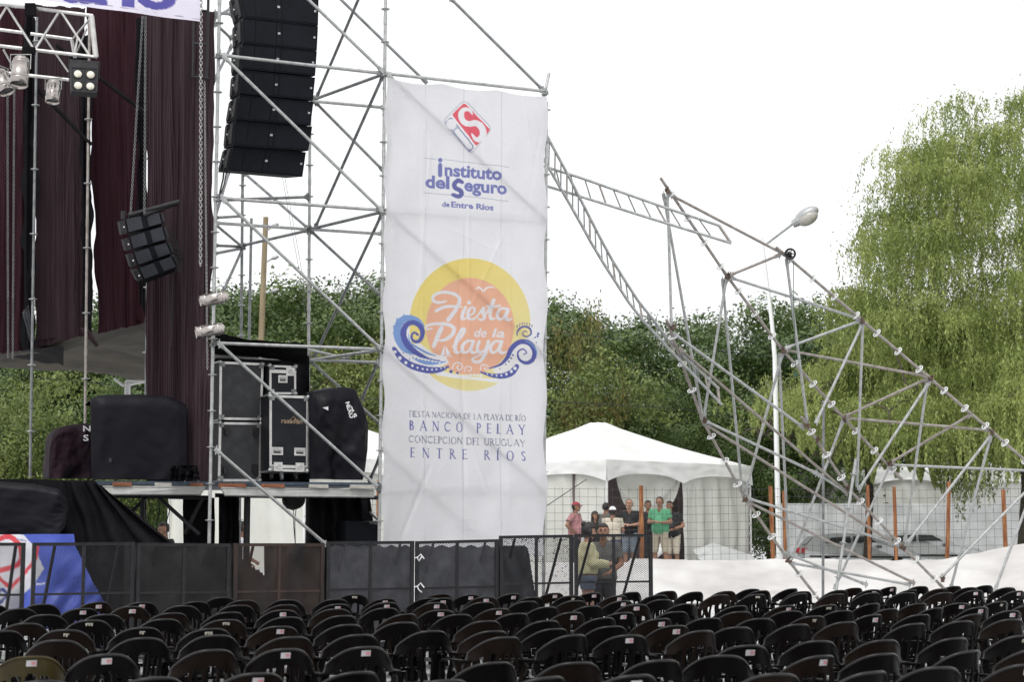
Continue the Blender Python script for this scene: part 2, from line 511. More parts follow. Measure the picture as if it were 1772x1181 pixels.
def serif_text(cv, s, p0, p1, h, col, track=0., wt=1.):
    adv, x = [], 0
    for ch in s:
        adv.append(x)
        base = {'Í': 'I', 'Ó': 'O'}.get(ch, ch)
        x += (.34 if ch == ' ' else _GL[base][0]) + track
    tot = x - track
    sx = math.hypot(p1[0] - p0[0], p1[1] - p0[1]) / tot
    def T(a, b, x, y):
        f = (a + x) / tot
        return (p0[0] + (p1[0] - p0[0]) * f, p0[1] + (p1[1] - p0[1]) * f - y * h)
    for ch, a in zip(s, adv):
        if ch == ' ': continue
        base = {'Í': 'I', 'Ó': 'O'}.get(ch, ch)
        if ch != base: cv.stroke([T(a, 0, .3 if base == 'I' else .55, 1.35), T(a, 0, .16 if base == 'I' else .42, 1.15)], .1 * h, col, False)
        for g in _GL[base][1]:
            if g[0] in 'Tt':
                w = (.135 if g[0] == 'T' else .075) * h * wt
                cv.stroke([T(a, 0, g[1], g[2]), T(a, 0, g[3], g[4])], w, col, False)
            elif g[0] == 's':
                cv.stroke([T(a, 0, g[1] - .1, g[2]), T(a, 0, g[1] + .1, g[2])], .05 * h * wt, col, False)
            else:
                _, xa, ya, xb, yb, xc, yc, xd, yd = g
                pts, ws = [], []
                for k in range(9):
                    t = k / 8
                    bx = (1 - t) ** 3 * xa + 3 * (1 - t) ** 2 * t * xb + 3 * (1 - t) * t * t * xc + t ** 3 * xd
                    by = (1 - t) ** 3 * ya + 3 * (1 - t) ** 2 * t * yb + 3 * (1 - t) * t * t * yc + t ** 3 * yd
                    pts.append(T(a, 0, bx, by)); ws.append((.065 + .07 * math.sin(PI * t)) * h * wt)
                cv.stroke(pts, ws, col, False)

def text_mesh(mb, s, o, u, v, bold=0.):
    """flat letters in the scene: o origin of the baseline, u vector of one em along it, v up"""
    vv, t = text_tris(s, bold)
    mb.add([o + u * p[0] + v * p[1] for p in vv], [tuple(x) for x in t])

def ink_mesh(name, nu, nv, pos, art, matl):
    """a grid sheet whose vertices carry the printed colour. pos(u,v)->(x,y,z) arrays (final), art(u,v)->rgb (n,3)"""
    u, v = np.meshgrid(np.linspace(0, 1, nu + 1), np.linspace(0, 1, nv + 1))
    u, v = u.ravel(), v.ravel()
    xyz = pos(u, v)
    col = art(u, v)
    loc = xyz.mean(axis=0)
    me = bpy.data.meshes.new(name)
    me.vertices.add(len(u)); me.vertices.foreach_set('co', (xyz - loc).astype(np.float32).ravel())
    W = nu + 1
    i, j = np.meshgrid(np.arange(nu), np.arange(nv))
    q = (j * W + i).ravel()
    loops = np.stack([q, q + W, q + W + 1, q + 1], axis=1).astype(np.int32)
    me.loops.add(loops.size); me.loops.foreach_set('vertex_index', loops.ravel())
    me.polygons.add(len(q))
    me.polygons.foreach_set('loop_start', np.arange(0, loops.size, 4, dtype=np.int32))
    me.polygons.foreach_set('loop_total', np.full(len(q), 4, dtype=np.int32))
    me.update(calc_edges=True)
    me.polygons.foreach_set('use_smooth', np.ones(len(q), dtype=bool))
    at = me.color_attributes.new('ink', 'FLOAT_COLOR', 'POINT')
    rgba = np.ones((len(u), 4), dtype=np.float32); rgba[:, :3] = col
    at.data.foreach_set('color', rgba.ravel())
    me.materials.append(matl)
    ob = bpy.data.objects.new(name, me)
    ob.location = loc
    C.objects.link(ob)
    return ob

def bil(c, u, v):
    """c: TL,TR,BR,BL vectors -> array"""
    TL, TR, BR, BL = (np.array(q) for q in c)
    u, v = u[:, None], v[:, None]
    return TL * (1 - u) * (1 - v) + TR * u * (1 - v) + BR * u * v + BL * (1 - u) * v

def lin(r, g, b):
    return tuple(((c / 255) / 12.92 if c / 255 < .04045 else ((c / 255 + .055) / 1.055) ** 2.4) for c in (r, g, b))
# ---------------------------------------------------------------- ground and far setting
def gz(x, y):
    """ground height: flat seating area, a bank behind it, lower again beyond"""
    def s(t): t = min(1, max(0, t)); return t * t * (3 - 2 * t)
    return .70 * s((y - 31.5) / 7) - .35 * s((y - 51) / 4)

g = MB()
xs = [-400, -120, -60, -30, -20, -15, -10, -6, -3, 0, 3, 6, 10, 15, 20, 30, 60, 120, 400]
ys = [-60, 0, 5, 10, 15, 20, 25, 30, 31.5, 33, 34, 35, 36, 37, 38, 39, 42, 46, 51, 52, 53, 54, 55, 60, 80, 120, 250, 800]
W_ = len(xs)
g.add([(x, y, gz(x, y)) for y in ys for x in xs],
      [(j * W_ + i, j * W_ + i + 1, (j + 1) * W_ + i + 1, (j + 1) * W_ + i) for j in range(len(ys) - 1) for i in range(W_ - 1)], True)
tag(g.build('ground', M['ground']), kind='structure')

# ---------------------------------------------------------------- scaffolding kit
RT = .0241
def rosette_mesh(kind='ring'):
    b = MB()
    if kind == 'ring':
        b.lathe((0, 0, 0), (0, 0, 1), [(-.007, .056), (-.007, .069), (.007, .069), (.007, .056), (-.007, .056)], 18, False)
        for k in range(4):
            a = PI / 4 * (2 * k)
            b.box((.042 * math.cos(a), .042 * math.sin(a), 0), (.036, .014, .008), Matrix.Rotation(a, 3, 'Z'))
        b.lathe((0, 0, 0), (0, 0, 1), [(-.008, .0), (-.008, .031), (.008, .031), (.008, 0)], 14, False)
    else:
        b.lathe((0, 0, 0), (0, 0, 1), [(-.005, .0), (-.005, .062), (.005, .062), (.005, 0)], 16, False)
        b.lathe((0, 0, 0), (0, 0, 1), [(-.014, .0), (-.014, .031), (.014, .031), (.014, 0)], 14, False)
    return b.mesh('rosette', M['disc' if kind == 'ring' else 'galv'])
ROS_RING, ROS_DISC = rosette_mesh('ring'), rosette_mesh('disc')

def standard(root, a, b, m, ros=None, step=.5, off=.25, r=RT, name='standard'):
    """an upright tube; its rosettes are sub-parts"""
    t = MB().tube(a, b, r, n=12)
    d = (b - a); L = d.length; d = d / L
    # a joint sleeve every two metres
    k = 1.1
    while k < L:
        t.tube(a + d * (k - .06), a + d * (k + .06), r * 1.16, n=12); k += 2.0
    o = t.build(name, m, root)
    if ros:
        k = off
        q = d.to_track_quat('Z', 'Y')
        while k < L - .04:
            c = bpy.data.objects.new('rosette', ros); C.objects.link(c)
            c.parent = o
            c.location = a + d * k - origin(o)
            c.rotation_mode = 'QUATERNION'; c.rotation_quaternion = q
            k += step
    return o

def bar(root, name, a, b, m, r=RT * .95, heads=True):
    t = MB().tube(a, b, r, n=10)
    if heads:
        d = (b - a).normalized()
        for p, s in ((a, 1), (b, -1)):
            R = d.to_track_quat('X', 'Z').to_matrix()
            t.box(p + d * s * .03, (.085, .034, .062), R)
            t.box(p + d * s * .015, (.016, .012, .13), Matrix.Rotation(random.uniform(-.3, .3), 3, 'Y'))
            t.tube(p + d * s * .075, p + d * s * .10, r * 1.25, n=10)
    return t.build(name, m, root)

def clamp(root, p, m=None, s=1.):
    t = MB()
    for k in range(5):
        R = Matrix.Rotation(random.uniform(0, 6), 3, Vector((random.uniform(-1, 1), random.uniform(-1, 1), random.uniform(-1, 1))).normalized())
        t.box(Vector(p) + Vector((random.uniform(-.04, .04), random.uniform(-.03, .03), random.uniform(-.05, .05))) * s, (.075 * s, .035 * s, .04 * s), R)
    t.tube(Vector(p) + Vector((-.02, -.03, -.05)) * s, Vector(p) + Vector((.02, -.04, .09)) * s, .008 * s, n=6)
    t.lathe(Vector(p) + Vector((0, 0, -.02)), (0, 0, 1), [(-.03 * s, .034 * s), (.03 * s, .034 * s)], 10)
    return t.build('coupler', m or M['rustdark'], root)

# ---------------------------------------------------------------- the PA tower
F0, F1, F2, MP, BP = 23.7, 24.65, 25.65, 26.6, 28.0
tower = empty('scaffold_tower', P(520, 1100, 25.2), 'tall galvanised scaffold tower carrying the loudspeakers beside the stage', 'scaffolding')
tower.location.z = 0
def vert(px_t, py_t, px_b, py_b, Y):
    a, b = P(px_b, py_b, Y), P(px_t, py_t, Y)
    d = (b - a) / (b.z - a.z)
    return a + d * (0.02 - a.z), b + d * max(0, 0)
def ros_off(a, b, py, px, Y):      # distance from the foot to the rosette that the photo shows at px,py
    L = (P(px, py, Y) - a).length
    return L % .5
for (xt, yt, xb, yb, Y, ry, rx, mm) in (
    (381, -60, 362, 940, F0, 280, 375, 'galv'), (668, -60, 656, 940, F1, 246, 664, 'galv'),
    (946, 176, 941, 938, F2, 246, 946, 'galv'), (538, -60, 532, 940, MP, 286, 535, 'galv'),
    (423, -60, 415, 860, BP, 321, 420, 'galvdark')):
    a, b = vert(xt, yt, xb, yb, Y)
    standard(tower, a, b, M[mm], ROS_DISC, .5, ros_off(a, b, ry, rx, Y))
standard(tower, *vert(435, 378, 431, 600, 28.7), M['galvdark'])
bar(tower, 'standard', P(941, 170, F2), P(950, 127, F2 + .1), M['galv'], heads=False)
LD = [  # name, from, to, material   (ledgers, then diagonals)
 ('ledger', (380, 95, F0), (664, 127, F1), 'galv'), ('ledger', (380, 343, F0), (662, 364, F1), 'galv'),
 ('ledger', (368, 594, F0), (658, 605, F1), 'galv'),
 ('ledger', (667, 127, F1), (945, 158, F2), 'galv'), ('ledger', (664, 366, F1), (945, 384, F2), 'galv'),
 ('ledger', (660, 607, F1), (944, 616, F2), 'galv'), ('ledger', (657, 848, F1), (943, 852, F2), 'galv'),
 ('ledger', (543, 172, MP), (664, 128, F1), 'galvdark'), ('ledger', (541, 175, MP), (665, 186, F1 + .15), 'galv'),
 ('ledger', (536, 397, MP), (661, 367, F1), 'galvdark'), ('ledger', (536, 397, MP), (661, 405, F1 + .15), 'galv'),
 ('ledger', (534, 624, MP), (659, 606, F1), 'galv'), ('ledger', (534, 623, MP), (656, 628, F1 + .15), 'galv'),
 ('ledger', (533, 341, MP), (372, 347, 24.3), 'galvdark'), ('ledger', (533, 397, MP), (372, 386, 24.4), 'galv'),
 ('ledger', (533, 624, MP), (366, 617, 24.4), 'galv'), ('ledger', (533, 399, MP), (420, 425, BP), 'galvdark'),
 ('ledger', (420, 374, BP), (372, 377, 27), 'galvdark'), ('ledger', (418, 427, BP), (372, 425, 27), 'galvdark'),
 ('ledger', (418, 430, BP), (372, 439, 26.5), 'galvdark'), ('ledger', (372, 22, 26), (400, 24, 27), 'galvdark'),
 ('brace', (386, 97, F0 - .05), (662, 366, F1 - .05), 'galv'), ('brace', (384, 343, F0 - .05), (660, 605, F1 - .05), 'galv'),
 ('brace', (378, 594, F0 - .05), (652, 842, F1 - .05), 'galv'), ('brace', (373, 778, F0 - .05), (566, 945, F1 - .3), 'galv'),
 ('brace', (400, -130, F0 - .05), (663, 124, F1 - .05), 'galv'),
 ('brace', (672, 130, F1 - .03), (944, 383, F2 - .03), 'galv'), ('brace', (668, 366, F1 - .03), (943, 616, F2 - .03), 'galv'),
 ('brace', (664, 606, F1 - .03), (942, 852, F2 - .03), 'galv'), ('brace', (662, 776, F1 - .03), (842, 945, F2 - .3), 'galv'),
 ('brace', (545, -45, MP), (738, 143, F2 + 1), 'galvdark'), ('brace', (778, -5, F1 + 1), (941, 157, F2), 'galvdark'),
 ('brace', (545, 176, MP), (664, 296, F1 + 1.2), 'galvdark'), ('brace', (664, 296, F1 + 1.2), (735, 368, F1 + 1.6), 'galvdark'),
 ('brace', (422, 299, BP), (534, 396, MP), 'galvdark'), ('brace', (536, 398, MP), (662, 514, F1 + 1.2), 'galvdark'),
 ('brace', (372, 388, 26), (420, 428, BP), 'galvdark'), ('brace', (536, 624, MP), (660, 736, F1 + 1.2), 'galvdark'),
 ('brace', (548, 168, MP), (645, -60, F1), 'galvdark'), ('brace', (545, 395, MP), (663, 130, F1 + .1), 'galvdark'),
 ('brace', (545, 616, MP), (661, 370, F1 + .1), 'galvdark'), ('brace', (627, 690, MP - .5), (660, 612, F1 + .1), 'galvdark'),
 ('brace', (639, 834, F1 + .4), (658, 790, F1 + .1), 'galvdark'), ('brace', (386, 505, 26.5), (420, 430, BP), 'galvdark'),
 ('brace', (372, 377, 24.5), (396, 298, 26.5), 'galvdark'), ('brace', (372, 40, 26), (400, 66, 27), 'galvdark'),
 ('brace', (372, 30, 26), (400, 14, 27), 'galvdark'), ('brace', (370, 140, 26), (400, 80, 27), 'galvdark'),
 ('brace', (499, 597, MP), (600, 621, MP - .6), 'galv'),
 ('brace', (610, 862, MP), (658, 903, F1 + .2), 'galv'), ('brace', (655, 905, F1 + .2), (530, 907, MP), 'galvdark'),
]
for nm, a, b, mm in LD:
    bar(tower, nm, P(*a), P(*b), M[mm], r=RT if nm == 'ledger' else RT * .95)
for x, y, Y in ((380, 95, F0), (664, 127, F1), (378, 343, F0), (662, 365, F1), (944, 160, F2), (535, 397, MP), (420, 427, BP),
                (659, 605, F1), (533, 622, MP), (371, 594, F0), (543, 173, MP), (533, 341, MP), (600, 621, MP - .6), (657, 846, F1)):
    clamp(tower, P(x, y, Y - .03), M['galvdark'], .8)

# ---------------------------------------------------------------- the tall banner on the tower
def banner_art():
    white = lin(244, 243, 246)
    cv = Canvas(650, 120, 960, 990, 4, white)
    T1 = lambda x, y: (640 + x / 4.219, 120 + y / 4.219)
    T2 = lambda x, y: (640 + x / 3.936, 400 + y / 3.936)
    k1, k2 = 1 / 4.219, 1 / 3.936
    lil, lil2 = lin(128, 132, 190), lin(112, 114, 172)
    red, grey = lin(236, 104, 118), lin(203, 204, 211)
    # sewn panels: faint darker seams
    for x in (737, 803, 868): cv.stroke([(x, 135), (x - 2, 985)], .7, lin(214, 214, 218), False)
    # lozenge emblem
    oc = [(693, 205), (898, 430), (735, 628), (527, 378)]
    def rrect(c, r, n=5):
        out = []
        for i in range(4):
            p0, p, p2 = (np.array(c[(i + k) % 4], float) for k in (-1, 0, 1))
            a = p + (p0 - p) / np.linalg.norm(p0 - p) * r; b = p + (p2 - p) / np.linalg.norm(p2 - p) * r
            for s in range(n + 1):
                t = s / n
                out.append(tuple((1 - t) ** 2 * a + 2 * t * (1 - t) * p + t * t * b))
        return [T1(*q) for q in out]
    cv.poly(rrect(oc, 45), grey)
    cv.poly(rrect([(692, 215), (888, 430), (735, 618), (537, 380)], 40), white)
    cv.poly(rrect([(690, 233), (880, 440), (778, 560), (600, 326)], 16), red)
    cv.poly(rrect([(594, 343), (764, 566), (727, 607), (547, 387)], 16), lin(140, 144, 180))
    cv.poly(rrect([(594, 352), (752, 566), (725, 595), (556, 387)], 14), lin(196, 198, 214))
    s = [T1(*p) for p in [(748, 318), (722, 288), (685, 288), (666, 325), (682, 375), (722, 395), (778, 388), (820, 425), (828, 475), (800, 508), (770, 505), (745, 470)]]
    cv.stroke(s, [3, 6, 8, 10, 10, 10, 11, 11, 11, 10, 7, 3], white)
    cv.ell(*T1(596, 398), 37 * k1, 40 * k1, white)
    cv.stroke([T1(640, 452), T1(727, 565)], 40 * k1, white, False)
    # words of the insurer
    ln = lin(176, 178, 190)
    for a, b in (((395, 650), (490, 655)), ((540, 658), (1015, 714)), ((395, 903), (600, 918)), ((690, 925), (1010, 964))):
        cv.stroke([T1(*a), T1(*b)], 1.0, ln, False)
    cv.stroke([T1(514, 695), T1(514, 775)], 28 * k1, lil, False); cv.ell(*T1(515, 662), 4, 3.8, lil)
    put_text(cv, 'nstituto', T1(545, 775), T1(962, 808), 21.5, lil, .035)
    put_text(cv, 'del', T1(405, 860), T1(580, 872), 21.5, lil, .035)
    ss = [T1(*p) for p in [(675, 825), (645, 812), (618, 835), (622, 865), (660, 885), (670, 912), (645, 928), (605, 915)]]
    cv.stroke(ss, [6, 8, 8, 8, 8, 8, 8, 6], lil2)
    put_text(cv, 'eguro', T1(690, 886), T1(1000, 912), 21.5, lil, .035)
    put_text(cv, 'de', T1(527, 1003), T1(582, 1006), 9, lil, .03)
    put_text(cv, 'Entre Ríos', T1(595, 1007), T1(902, 1030), 10, lil, .035)
    # sun emblem
    yel, org, dk, lt = lin(243, 220, 128), lin(243, 187, 158), lin(98, 104, 176), lin(136, 168, 222)
    for k in range(40):                                # the disc fades to a paler yellow at the lower right
        f = k / 39
        c = tuple(a * (1 - f) + b * f for a, b in zip(yel, lin(243, 231, 172)))
        n0 = [(813 + 105 * math.cos(t) , 562 + 115 * math.sin(t)) for t in [2 * PI * q / 60 for q in range(60)]]
        d = (-1 + 2 * f) * 118
        n1 = [p for p in n0 if (p[0] - 813) * .6 + (p[1] - 562) * .8 >= d - 3]
        if len(n1) > 2: cv.poly(n1, c)
    cv.ell(813, 565, 76, 84, org, n=60)
    # white wave foot
    cv.poly([T2(*p) for p in [(420, 925), (520, 965), (640, 990), (780, 1003), (900, 1010), (1000, 990), (1000, 1022), (860, 1035), (700, 1012), (600, 1006), (460, 985)]], white)
    cv.poly([T2(*p) for p in [(1000, 780), (1100, 700), (1120, 960), (900, 1000), (830, 950), (900, 900)]], white, .9)
    cv.poly([T2(*p) for p in [(240, 800), (330, 760), (430, 830), (520, 860), (540, 900), (400, 960), (280, 900)]], white, .95)
    def st(pts, w, c, sm=True): cv.stroke([T2(*p) for p in pts], [q * k2 for q in w] if isinstance(w, list) else w * k2, c, sm)
    # left wave: light blue crest with teeth, then the dark curl
    crest = [(300, 835), (235, 800), (190, 720), (195, 640), (245, 595), (320, 605), (365, 650)]
    st(crest, [20, 46, 52, 52, 44, 30, 14], lt)
    for (x, y), (dx, dy) in zip([(172, 650), (190, 605), (230, 580), (275, 578), (320, 598), (168, 690), (180, 735)], [(-14, -8), (-6, -18), (2, -16), (8, -14), (16, -8), (-12, 0), (-12, 6)]):
        cv.poly([T2(x - 12, y + 12), T2(x + dx, y + dy), T2(x + 14, y + 12)], lt)
    st([(300, 830), (240, 775), (212, 700), (235, 635), (290, 612)], 6, white)
    st([(480, 885), (400, 872), (320, 832), (255, 775), (228, 700), (250, 640), (300, 625), (345, 655), (358, 700), (338, 748), (300, 752), (282, 720), (300, 692), (325, 708)],
       [6, 18, 34, 42, 40, 36, 32, 34, 32, 26, 20, 16, 14, 16], dk)
    st([(262, 700), (275, 760), (330, 800), (400, 835), (450, 850)], [3, 10, 16, 12, 5], lt)
    st([(275, 850), (350, 888), (430, 900), (520, 890)], [12, 26, 26, 6], lt)
    for k in range(9): cv.poly([T2(270 + k * 24, 848 + k * 5), T2(282 + k * 24, 872 + k * 4), T2(294 + k * 24, 852 + k * 5)], white)
    st([(165, 802), (215, 870), (290, 920), (400, 948), (480, 945), (535, 925)], [28, 40, 46, 46, 34, 12], dk)
    for x, y, r in ((172, 824, 11), (205, 866, 12), (245, 898, 11), (290, 918, 9), (325, 932, 8), (360, 940, 7), (392, 944, 7), (425, 945, 6), (455, 943, 6), (485, 938, 5), (510, 930, 5)):
        cv.ell(*T2(x, y), r * k2, r * k2, white)
    # right waves
    st([(805, 938), (880, 915), (930, 868), (965, 800), (1020, 757), (1085, 765), (1122, 815), (1112, 875), (1065, 900), (1018, 875), (1008, 828), (1042, 805), (1068, 828), (1048, 842)],
       [6, 16, 26, 34, 34, 34, 34, 30, 24, 16, 12, 10, 9, 8], dk)
    st([(1060, 750), (1100, 770), (1140, 820), (1135, 870)], [6, 10, 10, 4], lt)
    st([(755, 962), (830, 985), (905, 988), (965, 965), (1000, 925)], [10, 26, 38, 44, 36], dk)
    for x, y, r in ((800, 975, 4), (830, 982, 5), (862, 987, 6), (895, 985, 7), (928, 976, 9), (962, 958, 11), (988, 936, 12)):
        cv.ell(*T2(x, y), r * k2, r * k2, white)
    st([(1000, 715), (1008, 678), (1045, 652), (1088, 665), (1098, 700), (1068, 720), (1040, 706), (1052, 682), (1072, 690)], [5, 12, 14, 14, 12, 9, 7, 6, 5], dk)
    for k in range(7): st([(1000 + k * 17, 655 - 14 * math.sin(k / 6 * PI)), (1004 + k * 17, 640 - 16 * math.sin(k / 6 * PI))], 6, dk, False)
    for x, y, r in ((1150, 700, 9), (1146, 716, 8), (1130, 724, 6), (1118, 732, 4), (1138, 760, 5), (925, 910, 5), (945, 890, 6), (960, 868, 7), (972, 846, 7), (885, 940, 4), (228, 830, 5), (270, 872, 4), (552, 958, 12), (596, 968, 9)):
        cv.ell(*T2(x, y), r * k2, r * k2, dk)
    for k in range(8): cv.ell(*T2(590 + k * 24, 985 + 4 * math.sin(k)), 9 * k2, 9 * k2, white)
    st([(560, 940), (575, 905), (610, 898), (632, 925), (612, 948), (592, 930), (606, 916)], 7, white)
    st([(645, 955), (655, 925), (690, 930), (685, 955), (668, 950)], 6, white)
    st([(755, 945), (762, 915), (800, 918), (805, 942), (785, 945), (783, 930)], 6, white)
    # boat, gull, lettering
    cv.poly([T2(512, 772), T2(512, 848), T2(482, 850)], white); cv.poly([T2(518, 780), T2(552, 846), T2(518, 848)], white)
    st([(478, 858), (556, 854)], 6, white, False)
    st([(714, 402), (735, 386), (755, 392), (772, 412), (790, 392), (815, 382), (850, 384)], [4, 9, 10, 8, 10, 9, 3], white)
    lw = lin(236, 234, 238)
    st([(520, 478), (470, 488), (430, 474), (436, 440), (490, 418), (560, 424), (605, 448), (610, 490), (580, 545), (535, 605)], [14, 18, 20, 20, 20, 22, 24, 26, 28, 28], lw)
    st([(452, 545), (500, 520), (560, 512), (625, 516)], [22, 22, 20, 10], lw)
    st([(652, 520), (636, 560), (630, 595), (646, 600), (668, 580)], [20, 22, 20, 12, 8], lw); cv.ell(*T2(676, 488), 14 * k2, 13 * k2, lw)
    st([(668, 580), (705, 560), (712, 530), (690, 522), (668, 555), (674, 596), (705, 600), (735, 575)], [10, 14, 18, 16, 20, 20, 16, 10], lw)
    st([(735, 575), (775, 525), (772, 560), (782, 590), (760, 606), (738, 598)], [10, 20, 22, 20, 14, 12], lw)
    st([(782, 580), (820, 520), (845, 470)], [10, 20, 24], lw); st([(838, 490), (820, 560), (826, 598), (850, 596)], [24, 22, 20, 12], lw)
    st([(800, 512), (850, 516), (890, 506)], [14, 16, 10], lw)
    st([(930, 530), (890, 530), (868, 570), (880, 600), (910, 590), (938, 535)], [18, 18, 20, 20, 14, 18], lw)
    st([(940, 535), (925, 590), (945, 608), (965, 596)], [22, 22, 18, 8], lw)
    put_text(cv, 'de', T2(705, 720), T2(790, 722), 15.5, lw, .02, .3)
    put_text(cv, 'la', T2(832, 722), T2(915, 726), 15.5, lw, .02, .3)
    st([(425, 665), (385, 668), (390, 645), (450, 632), (530, 636), (572, 662), (562, 705), (515, 740), (465, 745)], [10, 14, 16, 20, 24, 26, 26, 22, 12], lw)
    st([(490, 660), (462, 720), (436, 785)], [30, 30, 26], lw)
    st([(562, 790), (610, 740), (645, 680), (630, 668), (600, 720), (580, 790), (588, 826), (620, 822)], [8, 16, 20, 18, 24, 26, 24, 10], lw)
    st([(700, 750), (660, 752), (630, 790), (640, 828), (672, 816), (702, 755)], [18, 18, 22, 20, 14, 18], lw)
    st([(705, 752), (688, 810), (706, 832), (735, 815)], [22, 22, 20, 10], lw)
    st([(745, 752), (732, 800), (748, 828), (785, 808), (808, 752)], [20, 22, 20, 14, 20], lw)
    st([(808, 752), (788, 830), (755, 885), (715, 892), (700, 872), (740, 850), (800, 835)], [24, 24, 22, 20, 14, 10, 8], lw)
    st([(890, 752), (850, 755), (822, 792), (832, 828), (865, 815), (895, 755)], [18, 18, 22, 20, 14, 18], lw)
    st([(898, 752), (882, 810), (898, 832), (930, 822)], [22, 22, 20, 8], lw)
    # the four lines at the foot
    g1, v1 = lin(126, 126, 152), lin(104, 104, 172)
    serif_text(cv, 'FIESTA NACIONA DE LA PLAYA DE RÍO', (708, 721.5), (910.5, 729.5), 9.6, g1, .03, 1.0)
    serif_text(cv, 'BANCO PELAY', (708, 744.5), (909, 752.5), 16, v1, .62, .95)
    serif_text(cv, 'CONCEPCION DEL URUGUAY', (707, 766), (909, 773.5), 11.5, g1, .02, 1.0)
    serif_text(cv, 'ENTRE RÍOS', (709, 791.5), (910, 798.5), 16, v1, .75, .95)
    return cv

_cv = banner_art()
BC = (P(668, 134, F1 - .078), P(945, 165, F2 - .078), P(943, 962, F2 - .078), P(661, 962, F1 - .078))
_nrm = (Vector(BC[1]) - Vector(BC[0])).cross(Vector(BC[3]) - Vector(BC[0])).normalized()
if _nrm.y > 0: _nrm = -_nrm
def banner_pos(u, v):
    a = bil(BC, u, v)
    # scalloped top edge between the ties and slack side edges
    sag = .045 * np.abs(np.sin(u * PI * 2.9)) * np.exp(-v * 22)
    a[:, 2] -= sag
    d = np.zeros(len(u))
    rs = np.random.RandomState(3)
    for k in range(12):
        an = rs.uniform(-.7, .7); fx, fy = rs.uniform(1.2, 4), rs.uniform(1.5, 7)
        d += .006 * np.sin(2 * PI * (fx * u + fy * v * .7 + an * u * v * 3) + rs.uniform(0, 6)) * (.5 + .5 * np.sin(rs.uniform(0, 6) + 3 * v + 2 * u))
    # sharp creases that radiate from ties and the tubes that press from behind
    def crease(u0, v0, u1, v1, w, h, fade=.0):
        nonlocal d
        L = math.hypot((u1 - u0) * .35, v1 - v0)
        ux, vx = (u1 - u0) * .35 / L, (v1 - v0) / L
        pu, pv = (u - u0) * .35, v - v0
        s = pu * ux + pv * vx; t = pu * -vx + pv * ux
        m = np.clip(s / (L * .15), 0, 1) * np.clip((L - s) / (L * .15), 0, 1)
        d += .85 * h * np.exp(-(t / w) ** 2) * m
    for c in [(.1, .0, .28, .12, .004, .012), (.55, .02, .62, .22, .005, -.014), (.85, .0, .98, .3, .004, .012), (.45, .35, .5, .9, .004, -.016),
              (.5, .74, .78, 1, .0045, .02), (.28, .1, .2, .5, .004, .01), (.75, .3, .5, .5, .004, .01), (.1, .62, .45, .8, .004, .01), (.3, .8, .1, .98, .005, -.012),
              (.62, .02, .72, .12, .004, .012), (.98, .05, .86, .3, .004, -.012), (.3, .3, .75, .36, .004, .008), (.5, .0, .52, .6, .0035, .012), (.22, .0, .24, .9, .003, .006), (.77, .3, .77, .95, .003, .007)]:
        crease(*c)
    # tubes behind
    for (x0, y0, x1, y1) in ((672, 130, 944, 383), (668, 366, 943, 616), (664, 606, 942, 852), (662, 776, 842, 945), (664, 366, 945, 384), (657, 848, 943, 852)):
        u0, v0, u1, v1 = (x0 - 665) / 279, (y0 - 134 - 30 * (x0 - 665) / 279) / 820, (x1 - 665) / 279, (y1 - 134 - 30 * (x1 - 665) / 279) / 820
        crease(u0, v0, u1, v1, .006, .004)
    d = d * np.clip(u * 25, .15, 1) * np.clip((1 - u) * 25, .15, 1) + .035 * np.sin(v * PI * 5 + 1) * (u > .9) * (u - .9) * 4
    a += np.outer(d, np.array(_nrm))
    edge = .03 * np.sin(v * 31) * np.clip((u - .93) / .07, 0, 1) + .02 * np.sin(v * 47 + 1) * np.clip((.05 - u) / .05, 0, 1)
    a[:, 0] += edge
    return a
def banner_ink(u, v):
    a = bil(BC, u, v)
    px, py = proj(a[:, 0], a[:, 1], a[:, 2])
    return _cv.sample(px, py)
bn = ink_mesh('banner', 270, 780, banner_pos, banner_ink, printed('banner_mesh_vinyl', .64, .6, .05))
tag(bn, 'tall white festival banner with sun, waves and blue lettering tied to the scaffold tower', 'banner')
_t = MB()
for k in range(17):                                    # ties along both edges
    for u_ in (0, 1):
        v_ = .02 + k * .057
        p = Vector(bil(BC, np.array([float(u_)]), np.array([v_]))[0])
        _t.path([p + Vector((0, -.01, 0)), p + Vector((-.05 if u_ == 0 else .05, .06, .01)), p + Vector((-.06 if u_ == 0 else .06, .12, 0))], .004, 5)
_t.build('tie', M['white'], bn)

# ---------------------------------------------------------------- collapsed mast at the right
def Ym(py, back): return 26.2 + (py - 330) / 690 * 3.6 + (.6 if back else -.35)
def Q(px, py, s): return P(px, py, Ym(py, s in 'AB'))
mast = empty('collapsed_scaffold_mast', P(1420, 1090, 29), 'rusty lattice scaffold mast lying tilted over, with ring rosettes, before the willow', 'scaffolding')
mast.location.z = 0
def chord(pts, s, ros_px=None, m='rust'):
    q = [Q(x, y, s) for x, y in pts]
    for a, b in zip(q[:-1], q[1:]):
        o = MB().tube(a, b, RT, n=12)
        d = (b - a); L = d.length; d.normalize()
        o.tube(b - d * .1, b + d * .1, RT * 1.18, n=12)
        o = o.build('standard', M[m], mast)
        qt = d.to_track_quat('Z', 'Y')
        k = .33
        while k < L - .1:
            c = bpy.data.objects.new('rosette', ROS_RING); c.scale = (1.12, 1.12, 1.12); C.objects.link(c); c.parent = o
            c.location = a + d * k - origin(o)
            c.rotation_mode = 'QUATERNION'
            c.rotation_quaternion = qt
            k += .5
chord([(1143, 308), (1258, 478), (1354, 606), (1460, 724), (1556, 826)], 'A')
chord([(1343, 428), (1493, 556), (1610, 656), (1716, 747), (1830, 846)], 'B')
chord([(1153, 553), (1216, 728), (1291, 866), (1364, 970), (1445, 1075)], 'C')
